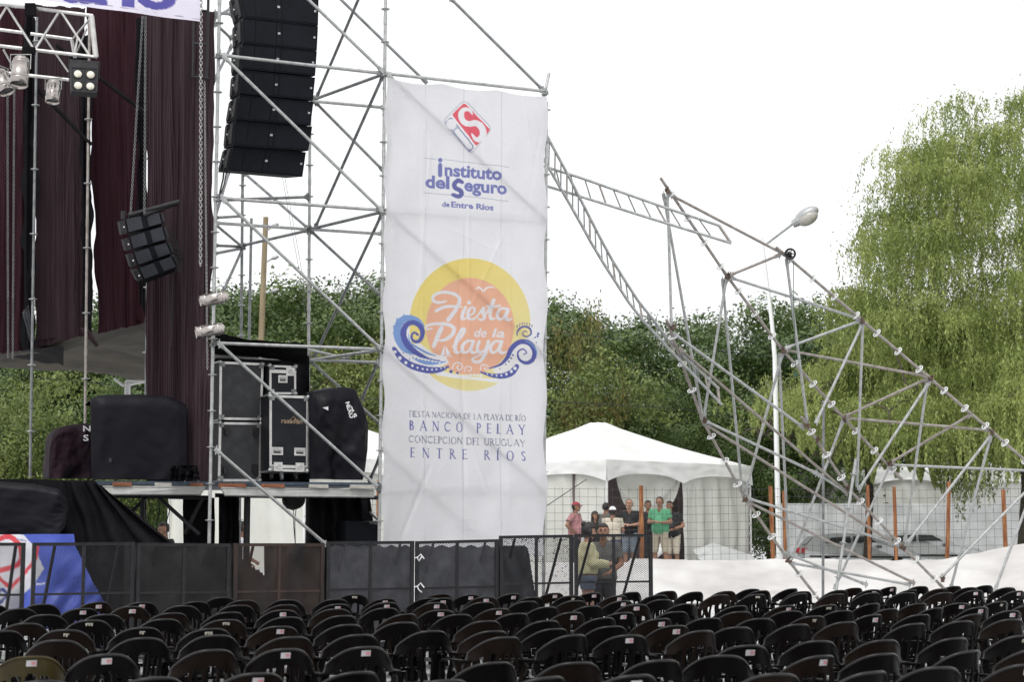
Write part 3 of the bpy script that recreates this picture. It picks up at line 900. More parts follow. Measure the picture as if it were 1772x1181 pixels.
chord([(1387, 722), (1468, 846), (1562, 948), (1632, 1018), (1690, 1076)], 'D')
MB_ = [
 ('ledger', (1160, 337, 'A'), (1362, 443, 'B'), 'rust'), ('ledger', (1262, 480, 'A'), (1490, 553, 'B'), 'galv'), ('ledger', (1262, 477, 'A'), (1350, 441, 'B'), 'rust'),
 ('ledger', (1358, 606, 'A'), (1606, 652, 'B'), 'rust'), ('ledger', (1360, 603, 'A'), (1490, 555, 'B'), 'galv'), ('ledger', (1463, 724, 'A'), (1712, 745, 'B'), 'rust'),
 ('ledger', (1463, 721, 'A'), (1606, 655, 'B'), 'rust'), ('ledger', (1540, 802, 'A'), (1680, 718, 'B'), 'rust'), ('ledger', (1540, 805, 'A'), (1800, 816, 'B'), 'galv'),
 ('brace', (1155, 333, 'A'), (1162, 566, 'C'), 'galv'), ('brace', (1148, 336, 'A'), (1216, 724, 'C'), 'galv'),
 ('brace', (1257, 482, 'A'), (1218, 722, 'C'), 'galv'), ('brace', (1250, 484, 'A'), (1285, 858, 'C'), 'galv'),
 ('brace', (1354, 612, 'A'), (1289, 856, 'C'), 'galv'), ('brace', (1348, 616, 'A'), (1365, 964, 'C'), 'galv'),
 ('brace', (1361, 450, 'B'), (1397, 732, 'D'), 'galv'), ('brace', (1492, 562, 'B'), (1412, 732, 'D'), 'galv'),
 ('brace', (1493, 562, 'B'), (1483, 842, 'D'), 'galv'), ('brace', (1459, 728, 'A'), (1371, 965, 'C'), 'galv'),
 ('brace', (1540, 806, 'A'), (1444, 1020, 'C'), 'galv'), ('brace', (1609, 660, 'B'), (1486, 848, 'D'), 'galv'),
 ('brace', (1604, 664, 'B'), (1566, 938, 'D'), 'galv'), ('brace', (1714, 755, 'B'), (1572, 938, 'D'), 'galv'),
 ('brace', (1714, 757, 'B'), (1645, 1020, 'D'), 'galv'), ('brace', (1800, 826, 'B'), (1628, 1001, 'D'), 'galv'),
 ('brace', (1786, 850, 'B'), (1722, 1022, 'D'), 'galv'),
 ('ledger', (1166, 578, 'C'), (1390, 740, 'D'), 'galv'), ('ledger', (1176, 604, 'C'), (1466, 853, 'D'), 'rust'),
 ('ledger', (1220, 729, 'C'), (1414, 820, 'D'), 'galv'), ('ledger', (1222, 736, 'C'), (1558, 948, 'D'), 'rust'),
 ('ledger', (1414, 820, 'D'), (1466, 853, 'D'), 'galv'),
 ('ledger', (1293, 863, 'C'), (1556, 943, 'D'), 'galv'), ('ledger', (1294, 869, 'C'), (1582, 1010, 'D'), 'rust'),
 ('ledger', (1354, 956, 'C'), (1500, 1013, 'D'), 'galv'), ('ledger', (1368, 975, 'C'), (1575, 1013, 'D'), 'galv'),
]
for nm, a, b, mm in MB_:
    bar(mast, nm, Q(*a), Q(*b), M[mm])
for x, y, s in ((1155, 331, 'A'), (1258, 478, 'A'), (1354, 607, 'A'), (1461, 725, 'A'), (1540, 803, 'A'), (1364, 443, 'B'), (1492, 556, 'B'), (1610, 655, 'B'),
                (1716, 747, 'B'), (1163, 566, 'C'), (1218, 728, 'C'), (1290, 865, 'C'), (1364, 970, 'C'), (1397, 736, 'D'), (1414, 762, 'D'), (1468, 846, 'D'),
                (1562, 948, 'D'), (1630, 1004, 'D')):
    clamp(mast, Q(x, y, s) + Vector((0, -.03, 0)), None, .78)
# a pulley wheel clamped on the top node
_p = Q(1366, 441, 'B') + Vector((0, -.09, 0))
w_ = MB().lathe(_p, (.25, 1, .1), [(-.02, .062), (-.025, .062), (-.03, .092), (.03, .092), (.025, .062), (-.02, .062)], 20, False)
w_.lathe(_p, (.25, 1, .1), [(-.03, 0), (-.03, .03), (.03, .03), (.03, 0)], 10)
for k in range(5):
    a = k * 1.256
    w_.box(_p + Vector((.05 * math.cos(a), 0, .05 * math.sin(a))), (.05, .02, .014), Matrix.Rotation(-a, 3, 'Y'))
w_.build('pulley', M['blacksteel'], mast)
rp = MB().path([Q(1373, 450, 'B'), P(1373, 520, 27.4), P(1376, 605, 27.6), P(1377, 640, 27.6)], .006, 5)
rp.box(P(1377, 648, 27.6), (.06, .04, .09))
rp.build('rope', mat('green_rope', (.04, .09, .05), .8), mast)
# two loose uprights that stand among the wreck
for (x0, y0, x1, y1, Y, lb, mt) in ((1425, 694, 1424, 1085, 30.2, 'single dull steel scaffold tube standing upright behind the fallen mast', 'galvdark'),):
    t_ = MB().tube(P(x0, y0, Y), Vector((P(x1, y1, Y).x, Y, gz(0, Y))), RT, n=10)
    t_.lathe(P(x0, y0 + 3, Y), (0, 0, 1), [(-.02, .0), (-.02, .032), (.02, .032), (.02, 0)], 10)
    thing(t_, 'scaffold_tube', M[mt], lb, 'scaffold tube')
lt_ = empty('scaffold_tube', P(1442, 1080, 28.2), 'short galvanised scaffold tube leaning inside the wreck, two flat rosettes low on it', 'scaffold tube')
lt_.location.z = 0
standard(lt_, Vector((P(1436, 1090, 28.2).x, 28.2, .02)), P(1481, 795, 28.4), M['galv'], ROS_DISC, .57, .9)

# ---------------------------------------------------------------- the two ladder beams that came down
def ladder(up, lo, Y0, Y1, n, label, mates, thick):
    """up, lo: pixel polylines of the rails; rungs between them"""
    def along(pl, f):
        L = [0]
        for a, b in zip(pl[:-1], pl[1:]): L.append(L[-1] + math.dist(a, b))
        s = f * L[-1]
        for k in range(len(pl) - 1):
            if s <= L[k + 1] + 1e-6:
                t = (s - L[k]) / (L[k + 1] - L[k])
                return pl[k][0] * (1 - t) + pl[k + 1][0] * t, pl[k][1] * (1 - t) + pl[k + 1][1] * t
        return pl[-1]
    def pt(pl, f): return P(*along(pl, f), Y0 + (Y1 - Y0) * f)
    root = empty('ladder_beam', pt(up, .5), label, 'ladder beam', 'lattice ladder beams hanging from the tower')
    for pl in (up, lo):
        MB().path([pt(pl, k / 14) for k in range(15)], RT * .95, 10).build('rail', M['galv'], root)
    for k in range(n):
        f = (k + .5) / n
        if k == n - 1: f = .995
        w = .016 if k % 4 == 1 else .011
        a, b = pt(up, min(.999, f)), pt(lo, min(.999, f + mates))
        MB().tube(a, b, w if k < n - 1 else .024, n=8).build('rung', M['rust' if (w > .012 or k == n - 1) else 'galvdark'], root)
    return root
ladder([(925, 195), (981, 299), (1053, 440), (1101, 517), (1130, 553), (1165, 600), (1244, 673)], [(925, 248), (995, 369), (1034, 440), (1100, 542), (1133, 577), (1165, 612), (1249, 701)],
       25.9, 27.6, 27, 'steep sagging steel ladder beam dropping from the banner to the wreck', -.005, True)
ladder([(900, 275), (1003, 307), (1150, 359), (1246, 391)], [(900, 308), (1011, 342), (1135, 381), (1265, 421)],
       26.3, 26.7, 14, 'straight steel ladder beam running level from the banner to the mast tip', .015, False)
# ---------------------------------------------------------------- things built on a front face
class Quad:
    """a front face TL,TR,BR,BL in space; h runs out of the face towards the viewer"""
    def __init__(self, TL, TR, BR, BL):
        self.c = [Vector(p) for p in (TL, TR, BR, BL)]
        self.U = (self.c[1] - self.c[0]).length
        self.V = (self.c[3] - self.c[0]).length
        n = (self.c[1] - self.c[0]).cross(self.c[3] - self.c[0]).normalized()
        self.n = n if n.y < 0 else -n
    def p(self, u, v, h=0.):
        TL, TR, BR, BL = self.c
        return TL * (1 - u) * (1 - v) + TR * u * (1 - v) + BR * u * v + BL * (1 - u) * v + self.n * h
    def block(self, mb, u0, u1, v0, v1, h0, h1):
        return mb.hexa([self.p(u0, v1, h0), self.p(u1, v1, h0), self.p(u1, v0, h0), self.p(u0, v0, h0),
                        self.p(u0, v1, h1), self.p(u1, v1, h1), self.p(u1, v0, h1), self.p(u0, v0, h1)])
    def frame(self, mb, u0, u1, v0, v1, w, h0, h1):
        a, b = w / self.U, w / self.V
        self.block(mb, u0, u1, v0, v0 + b, h0, h1); self.block(mb, u0, u1, v1 - b, v1, h0, h1)
        self.block(mb, u0, u0 + a, v0 + b, v1 - b, h0, h1 - .001); self.block(mb, u1 - a, u1, v0 + b, v1 - b, h0, h1 - .001)

SD = Vector((-.39, .92, 0))          # into the depth of the stage and the tower
SR = Vector((.92, .39, 0))           # along their front

# ---------------------------------------------------------------- big loudspeaker column
boxes = [((413, -18), (551, -2), (550, 44), (423, 30), 0), ((420, 31), (550, 47), (548, 87), (421, 74), 0), ((419, 76), (548, 90), (545, 131), (418, 119), .01),
         ((418, 122), (545, 135), (541, 173), (415, 162), .03), ((415, 165), (542, 177), (537, 217), (408, 206), .07),
         ((408, 208), (540, 220), (533, 261), (404, 252), .14), ((404, 254), (529, 264), (523, 306), (394, 295), .23)]
names7 = ['topmost', 'second', 'third', 'fourth', 'fifth', 'sixth', 'lowest']
for k, (tl, tr, br, bl, back) in enumerate(boxes):
    YL, YR = 24.0 + back, 24.42 + back
    if k: tl, tr = (tl[0], tl[1] - 1.1), (tr[0], tr[1] - (1.6 if k < 3 else .6))
    q = Quad(P(*tl, YL), P(*tr, YR), P(*br, YR + .03 * k / 6), P(*bl, YL + .03 * k / 6))
    root = empty('line_array_speaker', q.p(.5, 1, -.3), 'black line array loudspeaker, %s visible box of the big hanging column' % names7[k], 'loudspeaker', 'loudspeakers in the big hanging column')
    bk = SD * .55 + Vector((-.05, 0, .012 * k))
    c = MB()
    fr = [q.p(0, 1), q.p(1, 1), q.p(1, 0), q.p(0, 0)]
    cen = sum(fr, Vector()) / 4
    rear = [cen + (p - cen) * .93 + bk for p in fr]
    c.hexa([rear[0], rear[1], rear[2], rear[3], fr[0], fr[1], fr[2], fr[3]])
    q.frame(c, 0, 1, 0, 1, .012, 0, .012)
    q.block(c, .505, .525, 0.02, .98, 0, .006)
    c.build('cabinet', M['speaker'], root)
    for u0, u1 in ((.015, .16), (.17, .44), (.45, .503), (.527, .985)):
        gq = MB(); q.block(gq, u0, u1, .06, .94, .001, .010 if u0 != .45 else .014)
        gq.build('grille', M['grille'], root)
    for a_, b_, h_ in ((.462, .495, .014), (.945, .972, .010)):
        bd = MB(); q.block(bd, a_, b_, .44, .52, h_, h_ + .003); bd.build('badge', M['lampgrey'], root)
    # side face: rigging plates, handle and a pale knob
    sq = Quad(rear[3], fr[3], fr[0], rear[0])
    sn = (fr[3] - rear[3]).cross(rear[0] - rear[3]).normalized()
    sq.n = sn if sn.x < 0 else -sn
    for a, b, c0, c1, h_ in ((.08, .30, .1, .9, .02), (.62, .86, .1, .9, .02), (.35, .56, .3, .7, .012)):
        s_ = MB(); sq.block(s_, a, b, c0, c1, 0, h_); s_.build('side_plate' if h_ > .015 else 'side_handle', M['blacksteel'], root)
    kn = MB().ball(sq.p(.46, .5, .03), .014); kn.build('locking_knob', M['disc'], root)
# ---------------------------------------------------------------- small column of four, tilted
sm = [((216, 378), (276, 367), (281, 387), (221, 404)), ((223, 409), (281, 391), (288, 415), (229, 432)), ((230, 436), (288, 419), (297, 439), (238, 460)), ((239, 464), (297, 443), (306, 462), (249, 484))]
for k, c4 in enumerate(sm):
    q = Quad(P(*c4[0], 23.45), P(*c4[1], 23.65), P(*c4[2], 23.68 + .03 * k), P(*c4[3], 23.48 + .03 * k))
    root = empty('small_speaker', q.p(.5, 1, -.2), 'small black loudspeaker, %s of the four in the tilted cluster before the drapes' % ['top one', 'second', 'third', 'bottom one'][k], 'loudspeaker', 'small tilted loudspeaker cluster')
    fr = [q.p(0, 1), q.p(1, 1), q.p(1, 0), q.p(0, 0)]
    cen = sum(fr, Vector()) / 4
    bk = Vector((-.06, .3, -.03))
    rear = [cen + (p - cen) * .85 + bk for p in fr]
    c = MB().hexa(rear + fr); q.block(c, .46, .60, 0, 1, 0, .012)
    c.build('cabinet', M['speaker'], root)
    for u0, u1 in ((.03, .45), (.61, .97)):
        gq = MB(); q.block(gq, u0, u1, .06, .94, .001, .01); gq.build('grille', mat('speaker_grille_grey', (.03, .033, .042), .45, .3, bump=.4, bscale=260) if k == 0 and u0 == .03 else bpy.data.materials['speaker_grille_grey'], root)
    s_ = MB(); q.block(s_, -.18, -.02, .12, .95, -.10, .01); s_.build('side_plate', M['blacksteel'], root)
    s_ = MB(); q.block(s_, 1.02, 1.10, .1, .9, -.12, .0); s_.build('side_plate', M['blacksteel'], root)
    kn = MB().ball(q.p(-.08, .55, .02), .012); kn.build('locking_knob', M['disc'], root)
fb = MB()
fb.tube(P(222, 373, 23.5), P(310, 349, 23.75), .035, n=6); fb.tube(P(214, 380, 23.5), P(214, 366, 23.5), .04, n=6)
fb.tube(P(250, 372, 23.5), P(306, 352, 23.9), .03, n=4)
thing(fb, 'rigging_bumper', M['blacksteel'], 'black steel rigging bar from which the small tilted loudspeakers hang', 'rigging bar')
cb = MB()
for k in range(7):
    cb.path([P(288 + k * 2, 395 + 8 * k, 23.95), P(303 + 2 * k, 410 + 6 * k, 24.0), P(306 + k, 430 + 6 * k, 24.05), P(292 + 3 * k, 446 + 5 * k, 24.0), P(300, 470, 24.0), P(296, 600, 24.1)], .007, 5)
thing(cb, 'cable_bundle', M['cable'], 'loops of black cable behind the small tilted loudspeakers', 'cable')

# ---------------------------------------------------------------- chains, lifting frame
def chain(x0, y0, x1, y1, Y, wire, link, name, label, grp=None, m='chain'):
    a, b = P(x0, y0, Y), P(x1, y1, Y)
    L = (a - b).length; d = (a - b).normalized()
    n = int(L / (link * .78)); c = MB()
    for k in range(n):
        p = b + d * (k + .5) * L / n
        s = Vector((1, 0, 0)) if k % 2 else Vector((0, 1, 0))
        s = (s + Vector((.5, .5, 0)) * .6).normalized()
        h, w = link * .5, link * .30
        c.path([p + d * h * .6 + s * w, p + d * h, p + d * h * .6 - s * w, p - d * h * .6 - s * w, p - d * h, p - d * h * .6 + s * w], wire, 5, True)
    return thing(c, name, M[m], label, 'chain', grp)
chain(348, -20, 347, 461, 23.45, .0078, .056, 'chain', 'thick bright steel hoist chain hanging before the right hand drape', 'hoist chains')
chain(354, 140, 359, 640, 23.6, .004, .035, 'chain', 'thin slack steel chain just right of the thick hoist chain', 'hoist chains')
chain(13, 120, 14, 620, 25.2, .004, .04, 'chain', 'thin steel chain nearest the left border of the photo', 'hoist chains', 'galvdark')
chain(25, 120, 22, 622, 25.2, .004, .04, 'chain', 'thin steel chain second from the left border of the photo', 'hoist chains', 'galvdark')
chain(247, 28, 226, 372, 23.5, .005, .04, 'chain', 'steel chain slanting down to the left end of the rigging bar', 'hoist chains', 'galvdark')
chain(252, 28, 250, 372, 23.5, .005, .04, 'chain', 'steel chain hanging straight to the middle of the rigging bar', 'hoist chains', 'galvdark')
lf = MB()
for x in (337, 361): lf.tube(P(x, -30, 23.55), P(x - 3, 136 if x == 361 else 134, 23.55), .02, n=6)
for y in (18, 76, 134): lf.tube(P(336, y - 1, 23.55), P(361, y + 1, 23.55), .018, n=6)
thing(lf, 'lifting_frame', M['blacksteel'], 'black ladder shaped steel frame around the hoist chain at the top', 'steel frame')

# ---------------------------------------------------------------- drapes
def drape(name, tl, tr, br, bl, nu, nv, folds, amp, m, label, cat='drape', grp=None, seed=0, fray=.0, amp_top=1.0, thick=True):
    c4 = [P(*p) for p in (tl, tr, br, bl)]
    def fn(u, v):
        p = c4[0] * (1 - u) * (1 - v) + c4[1] * u * (1 - v) + c4[2] * u * v + c4[3] * (1 - u) * v
        f = math.sin(2 * PI * folds * u + 1.6 * math.sin(5 * u + seed) + 1.6 * fbm(u * 3, v * 1.5, seed)) + .9 * fbm(u * folds * 1.5, v * 1.6, seed + 5) + .9 * fbm(u * 2, v * 3, seed + 9)
        g = .5 * fbm(folds * 6 * u, v * 1.2, seed) + .25 * math.sin(folds * 60 * u * (1 + .2 * fbm(u * 4, v, seed)))
        k = amp * (amp_top + (1 - amp_top) * v)
        e = (min(u, 1 - u) < .02) * fray * fbm(v * 7, u * 5, seed + 3)
        return p + Vector((e + .25 * k * g, -(f + g) * k, (v > .99) * .03 * fbm(u * 9, seed)))
    return thing(MB().grid(nu, nv, fn), name, m, label, cat, grp)
ML = M['maroon']
DG = 'dark drapes hung around the stage'
drape('drape', (-30, 10, 26.0), (52, 12, 26.2), (44, 606, 26.2), (-30, 616, 26.0), 60, 60, 3, .05, M['maroonredlit'], 'darkest maroon drape at the left border of the photo', 'drape', DG, 1, .05)
drape('drape', (62, 8, 26.3), (148, 14, 26.5), (149, 580, 26.5), (60, 602, 26.3), 110, 60, 3, .035, ML, 'dark maroon drape, second strip from the left border', 'drape', DG, 2, .07)
drape('drape', (150, 10, 26.6), (252, 16, 26.9), (250, 560, 26.9), (170, 578, 26.6), 110, 60, 3, .035, M['maroonredlit'], 'dark maroon drape between the white light slits, behind the four lamp blinder', 'drape', DG, 3, .05)
drape('drape', (252, 10, 24.5), (372, 20, 24.2), (361, 834, 24.1), (252, 838, 24.4), 130, 110, 3.5, .05, ML, 'long maroon black drape falling to the deck beside the silver post', 'drape', DG, 4, .05)
drape('drape', (138, 60, 26.3), (158, 60, 26.3), (160, 575, 26.3), (143, 580, 26.3), 16, 60, 1.5, .03, M['blackcloth'], 'narrow black drape edge beside the second steel post', 'drape', DG, 6, .08)
drape('drape', (236, 30, 26.4), (256, 30, 26.4), (254, 552, 26.4), (240, 520, 26.4), 16, 60, 1.5, .03, M['blackcloth'], 'narrow black drape edge beside the gap lit by sky', 'drape', DG, 7, .08)
drape('drape', (44, 30, 26.1), (60, 30, 26.1), (58, 605, 26.1), (40, 605, 26.1), 16, 60, 1.5, .03, M['blackcloth'], 'narrow black drape edge beside the leftmost steel post', 'drape', DG, 8, .10)
# torn ends
for i, (pts, lb) in enumerate(([[(136, 568, 26.2), (150, 566, 26.2), (172, 598, 26.1), (166, 602, 26.1)], 'dark red torn cloth end dangling at the second post'],
                [[(38, 540, 26.0), (50, 528, 26.0), (60, 588, 26.0), (50, 592, 26.0)], 'torn grey cloth flap at the foot of the leftmost drape'])):
    drape('cloth_flap', *pts, 10, 14, 1.5, .03, M['greycloth'] if i else M['maroon'], lb, 'cloth flap', None, 10 + i)
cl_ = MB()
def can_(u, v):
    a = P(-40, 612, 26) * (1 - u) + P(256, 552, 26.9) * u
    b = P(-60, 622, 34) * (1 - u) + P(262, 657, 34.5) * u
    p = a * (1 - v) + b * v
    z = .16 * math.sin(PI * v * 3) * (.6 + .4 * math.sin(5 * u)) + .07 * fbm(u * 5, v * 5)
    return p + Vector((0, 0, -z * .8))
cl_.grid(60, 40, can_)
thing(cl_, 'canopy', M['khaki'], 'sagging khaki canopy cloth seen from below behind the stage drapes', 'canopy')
ck = MB().grid(30, 10, lambda u, v: P(-40 + 150 * u, 606 + 3 * v + 30 * v * u - 6 * u, 26.3 + 3 * v) + Vector((0, 0, .04 * fbm(u * 6, v * 4))))
thing(ck, 'canopy', M['blackcloth'], 'black cloth slung under the khaki canopy at the left border', 'canopy')
for (xt, yt, xb, yb, Y, lb, mm) in ((64, 30, 52, 828, 25.8, 'slim steel stage post, leftmost', 'galvdark'), (155, 30, 147, 736, 25.9, 'slim steel stage post rising behind the covered boxes', 'rust'),
                            (262, 40, 252, 690, 26.0, 'slim steel stage post along the left edge of the long drape', 'galvdark')):
    a, b = P(xb, yb, Y), P(xt, yt, Y)
    o = empty('stage_post', a, lb, 'steel post', 'steel posts among the stage drapes')
    standard(o, a, b, M[mm], ROS_DISC, 1.0, .7, r=.021)
for (a, b, lb) in (((98, 78, 25.9), (258, 200, 25.9), 'dark diagonal tube high before the maroon drapes'), ((60, 150, 25.9), (158, 250, 25.9), 'dark diagonal tube lower down before the maroon drapes')):
    thing(MB().tube(P(*a), P(*b), .03, n=8), 'diagonal_tube', M['blackcloth'], lb, 'steel tube')
bt = empty('truss_corner', P(240, 690, 33.5), 'white steel truss corner showing under the khaki canopy', 'truss')
for a, b in (((218, 690, 33), (218, 660, 33)), ((223, 690, 33), (223, 662, 33)), ((218, 667, 33), (252, 660, 33)), ((218, 659, 33), (252, 661, 33)), ((198, 655, 33), (214, 668, 33))):
    bar(bt, 'truss_tube', P(*a), P(*b), M['white'], .03, False)

# black cover above the cases, backdrop behind them
rc = MB().grid(40, 14, lambda u, v: P(372 + 160 * u, 578 + 26 * u * (1 - .3 * u), 24.1 + .3 * u) * (1 - v) + P(372 + 160 * u, 612 + 22 * u - 4 * math.sin(3 * u), 25.4) * v + Vector((0, 0, .03 * fbm(u * 4, v * 3))))
thing(rc, 'rain_cover', M['blackcloth'], 'black cloth roof stretched over the flight cases', 'cloth roof')
drape('backdrop', (370, 586, 25.5), (536, 618, 26.2), (536, 838, 26.2), (370, 838, 25.5), 40, 40, 5, .05, M['blackcloth'], 'black cloth backdrop behind the flight cases', 'drape', DG, 21)

# ---------------------------------------------------------------- top banner, roof truss, lamps
def tb_pos(u, v):
    a = bil((P(-60, -70, 21.6), P(348, -70, 22.4), P(346, 37, 22.4), P(-60, -22, 21.6)), u, v)
    a[:, 1] += .015 * np.sin(u * 22 + 2 * v) + .01 * np.sin(u * 9 + v * 5)
    a[:, 2] += -.02 * np.sin(u * PI) * v
    return a
_c2 = Canvas(-60, -90, 350, 50, 3, lin(226, 220, 234))
_bl = lin(84, 78, 160)
put_text(_c2, 'ario', (104, -1), (306, 15.5), 58, _bl, .045)
_c2.stroke([(-60, -28), (346, 33)], .8, lin(140, 135, 150), False)
tbn = ink_mesh('stage_banner', 160, 60, tb_pos, lambda u, v: _c2.sample(*proj(*[tb_pos(u, v)[:, i] for i in range(3)])), printed('stage_banner_vinyl', .15))
tag(tbn, 'white banner with fat violet letters along the top of the stage', 'banner')

tr = empty('box_truss', P(80, 100, 22.4), 'aluminium box truss carrying stage lamps at the upper left', 'truss')
def tt(a, b, r=.024, nm='truss_tube'): bar(tr, nm, P(*a), P(*b), M['alu'], r, False)
A_, B_ = 22.0, 23.1
tt((-60, -1, A_), (161, 27, A_)); tt((-60, 72, A_), (168, 99, A_)); tt((158, 27, A_), (166, 99, A_), .036)
tt((-60, 43, B_), (126, 68, B_)); tt((-60, 118, B_), (119, 138, B_)); tt((124, 68, B_), (130, 100, B_))
zz = [(-28, 76), (12, 11), (60, 87), (101, 22), (107, 22), (155, 96)]
for i, j in ((0, 1), (1, 2), (2, 3), (4, 5)): tt((*zz[i], A_), (*zz[j], A_), .016)
for a, b in (((60, 87), (75, 62)), ((78, 66), (118, 124)), ((6, 86), (30, 128)), ((128, 98), (134, 66))): tt((*a, B_ - .3), (*b, B_), .013)
tt((126, 67, B_), (159, 28, A_), .014); tt((130, 96, B_), (150, 50, A_ + .4), .012)
fg = MB()
fg.box(P(53, 17, 21.95), (.13, .1, .16)); fg.box(P(50, 88, 21.95), (.16, .08, .09)); fg.path([P(52, 12, 22.1), P(50, 40, 22.3), P(46, 60, 22.4), P(50, 88, 22.1)], .05, 8)
fg.build('sling', M['blackcloth'], tr)
def par_can(px, py, Y, axis, L, r, label, yoke=True, m='chrome'):
    """a parabolic can: body, rim, lens, yoke. axis points out of the lens"""
    c = P(px, py, Y); ax = Vector(axis).normalized()
    root = empty('par_can_lamp', c, label, 'stage lamp', 'chrome stage lamps')
    b = MB().lathe(c - ax * L / 2, ax, [(0, .02 * r / .1), (.01, r * .45), (L * .07, r * .78), (L * .16, r * .92), (L * .22, r * .95), (L * .225, r * 1.0), (L * .27, r * 1.0), (L * .275, r * .96), (L * .8, r * .98), (L * .81, r * 1.04), (L * .84, r * 1.04), (L * .85, r), (L, r * 1.02), (L, r * .95), (L * .86, r * .93)], 24)
    b.build('body', M[m], root)
    MB().lathe(c - ax * L / 2, ax, [(L * .84, 0), (L * .86, r * .5), (L * .84, r * .93)], 20).build('lens', M['carglass'], root)
    if yoke:
        s = ax.cross(Vector((0, 0, 1)))
        s = s.normalized() if s.length > .2 else Vector((1, 0, 0))
        up = Vector((0, 0, 1)) if abs(ax.z) < .9 else Vector((0, 0, 1))
        k = c - ax * L * .05
        MB().path([k - s * r * 1.12, k - s * r * 1.15 + up * r * 1.7, k + s * r * 1.15 + up * r * 1.7, k + s * r * 1.12], .008, 5).build('yoke', M['galv'], root)
    return root
par_can(35, 122, 21.8, (.0, -.25, -1), .42, .115, 'large chrome stage lamp hanging straight down under the truss, left of the blinder')
par_can(92, 157, 22.6, (.02, -.2, -1), .33, .095, 'smaller chrome stage lamp hanging just left of the four lamp blinder')
par_can(4, 140, 22.3, (.45, -.2, -1), .36, .105, 'chrome stage lamp tilted and cut by the left border of the photo')
par_can(371, 517, 23.3, (-1, -.28, -.26), .40, .088, 'upper of the two chrome lamps lying level on the silver post')
par_can(364, 572, 23.3, (-1, -.28, -.22), .40, .088, 'lower of the two chrome lamps lying level on the silver post')
sh = MB().tube(P(70, 96, 22.2), P(92, 134, 22.6), .007, n=5)
q = Quad(P(121, 104, 21.85), P(171, 107, 21.95), P(168, 161, 21.9), P(123, 158, 21.8))
bl_ = empty('blinder_lamp', q.p(.5, 1), 'black stage blinder with four round pale lamps under the truss corner', 'stage lamp')
bb = MB(); q.block(bb, 0, 1, 0, 1, -.16, 0); q.frame(bb, 0, 1, .0, 1, .02, 0, .015); q.block(bb, .03, .97, .03, .24, 0, .012); q.block(bb, .485, .515, .26, .97, 0, .012)
bb.path([q.p(-.03, .5, -.05), q.p(-.04, -.05, -.05), q.p(1.04, -.05, -.05), q.p(1.03, .5, -.05)], .01, 5)
bb.build('housing', M['blacksteel'], bl_)
for u in (.27, .73):
    for v in (.43, .80):
        MB().lathe(q.p(u, v, 0), q.n, [(0, .065), (.012, .065), (.012, .053), (.004, .05)], 20).build('lamp_ring', M['lensring'], bl_)
        MB().lathe(q.p(u, v, .002), q.n, [(.004, .052), (.015, .045), (.022, .03), (.026, 0)], 20).build('lens', M['lens'], bl_)

# ---------------------------------------------------------------- deck of the stage
st_ = empty('stage_deck', P(420, 850, 24), 'raised stage deck on a whitewashed steel beam', 'stage')
st_.location.z = 0
dk_ = MB()
a, b = P(60, 832, 23.2), P(657, 836, 24.6)
dk_.hexa([a + Vector((0, 0, -.04)), b + Vector((0, 0, -.04)), b + SD * 3.2 + Vector((0, 0, -.04)), a + SD * 3.6 + Vector((0, 0, -.04)), a, b, b + SD * 3.2, a + SD * 3.6])
dk_.build('deck_board', M['deck'], st_)
for (x0, y0, x1, y1, Y0, Y1) in ((178, 842, 356, 843, 23.45, 23.75), (382, 844, 648, 848, 23.85, 24.55)):
    bq = Quad(P(x0, y0, Y0), P(x1, y1, Y1), P(x1 - (8 if x1 < 400 else 0), y1 + 13, Y1), P(x0 + (14 if x0 < 200 else 8), y0 + 14, Y0))
    w = MB(); bq.block(w, 0, 1, 0, 1, -.06, 0); bq.block(w, 0, 1, 0, .12, 0, .012); bq.block(w, 0.01, .99, .86, 1, 0, .012)
    w.build('beam', M['beam'], st_)
w = MB()
for x0, y0, x1, y1, Y in ((160, 858, 360, 862, 24.2), (372, 858, 655, 862, 25.0)):
    w.tube(P(x0, y0, Y), P(x1, y1, Y + .5), .035, n=6)
for x, Y in ((250, 24.6), (330, 25.2), (410, 25.2), (428, 24.8), (533, 26.0), (247, 24.4)):
    w.tube(P(x, 855, Y), Vector((P(x - 1, 940, Y).x, Y, 0.01)), .035 if x != 428 else .05, n=6)
w.tube(P(275, 862, 24.3), P(345, 925, 24.3), .03, n=6); w.tube(P(210, 905, 24.4), P(252, 862, 24.4), .03, n=6)
w.tube(P(350, 862, 24.4), P(320, 925, 24.4), .03, n=6)
w.build('under_frame', M['blacksteel'], st_)
for i, (x0, x1, m, lb) in enumerate(((195, 228, 'brick', 'dark orange timber block under the covered bass boxes'), (268, 297, 'plank', 'pale timber block left of the long drape'), (330, 352, 'brick', 'orange timber block just left of the silver post'),
                      (378, 426, 'brick', 'long orange timber block under the worn crates'), (452, 492, 'brick', 'orange timber block under the tall flight case'), (535, 568, 'plank', 'white timber block at the deck edge'), (606, 646, 'plank', 'pale drilled timber block at the right end of the deck'))):
    t = (x0 - 178) / 480
    Y = 23.42 + 1.1 * t
    yy = 842 + 5 * t
    bq = Quad(P(x0, yy - 7, Y), P(x1, yy - 6.6, Y + .06), P(x1, yy - .2, Y + .06), P(x0, yy - .4, Y))
    o = MB(); bq.block(o, 0, 1, 0, 1, -.12, .02); bq.block(o, .05, .45, .2, .8, .02, .024)
    thing(o, 'timber_block', M[m], lb, 'timber block', 'timber blocks along the deck edge')

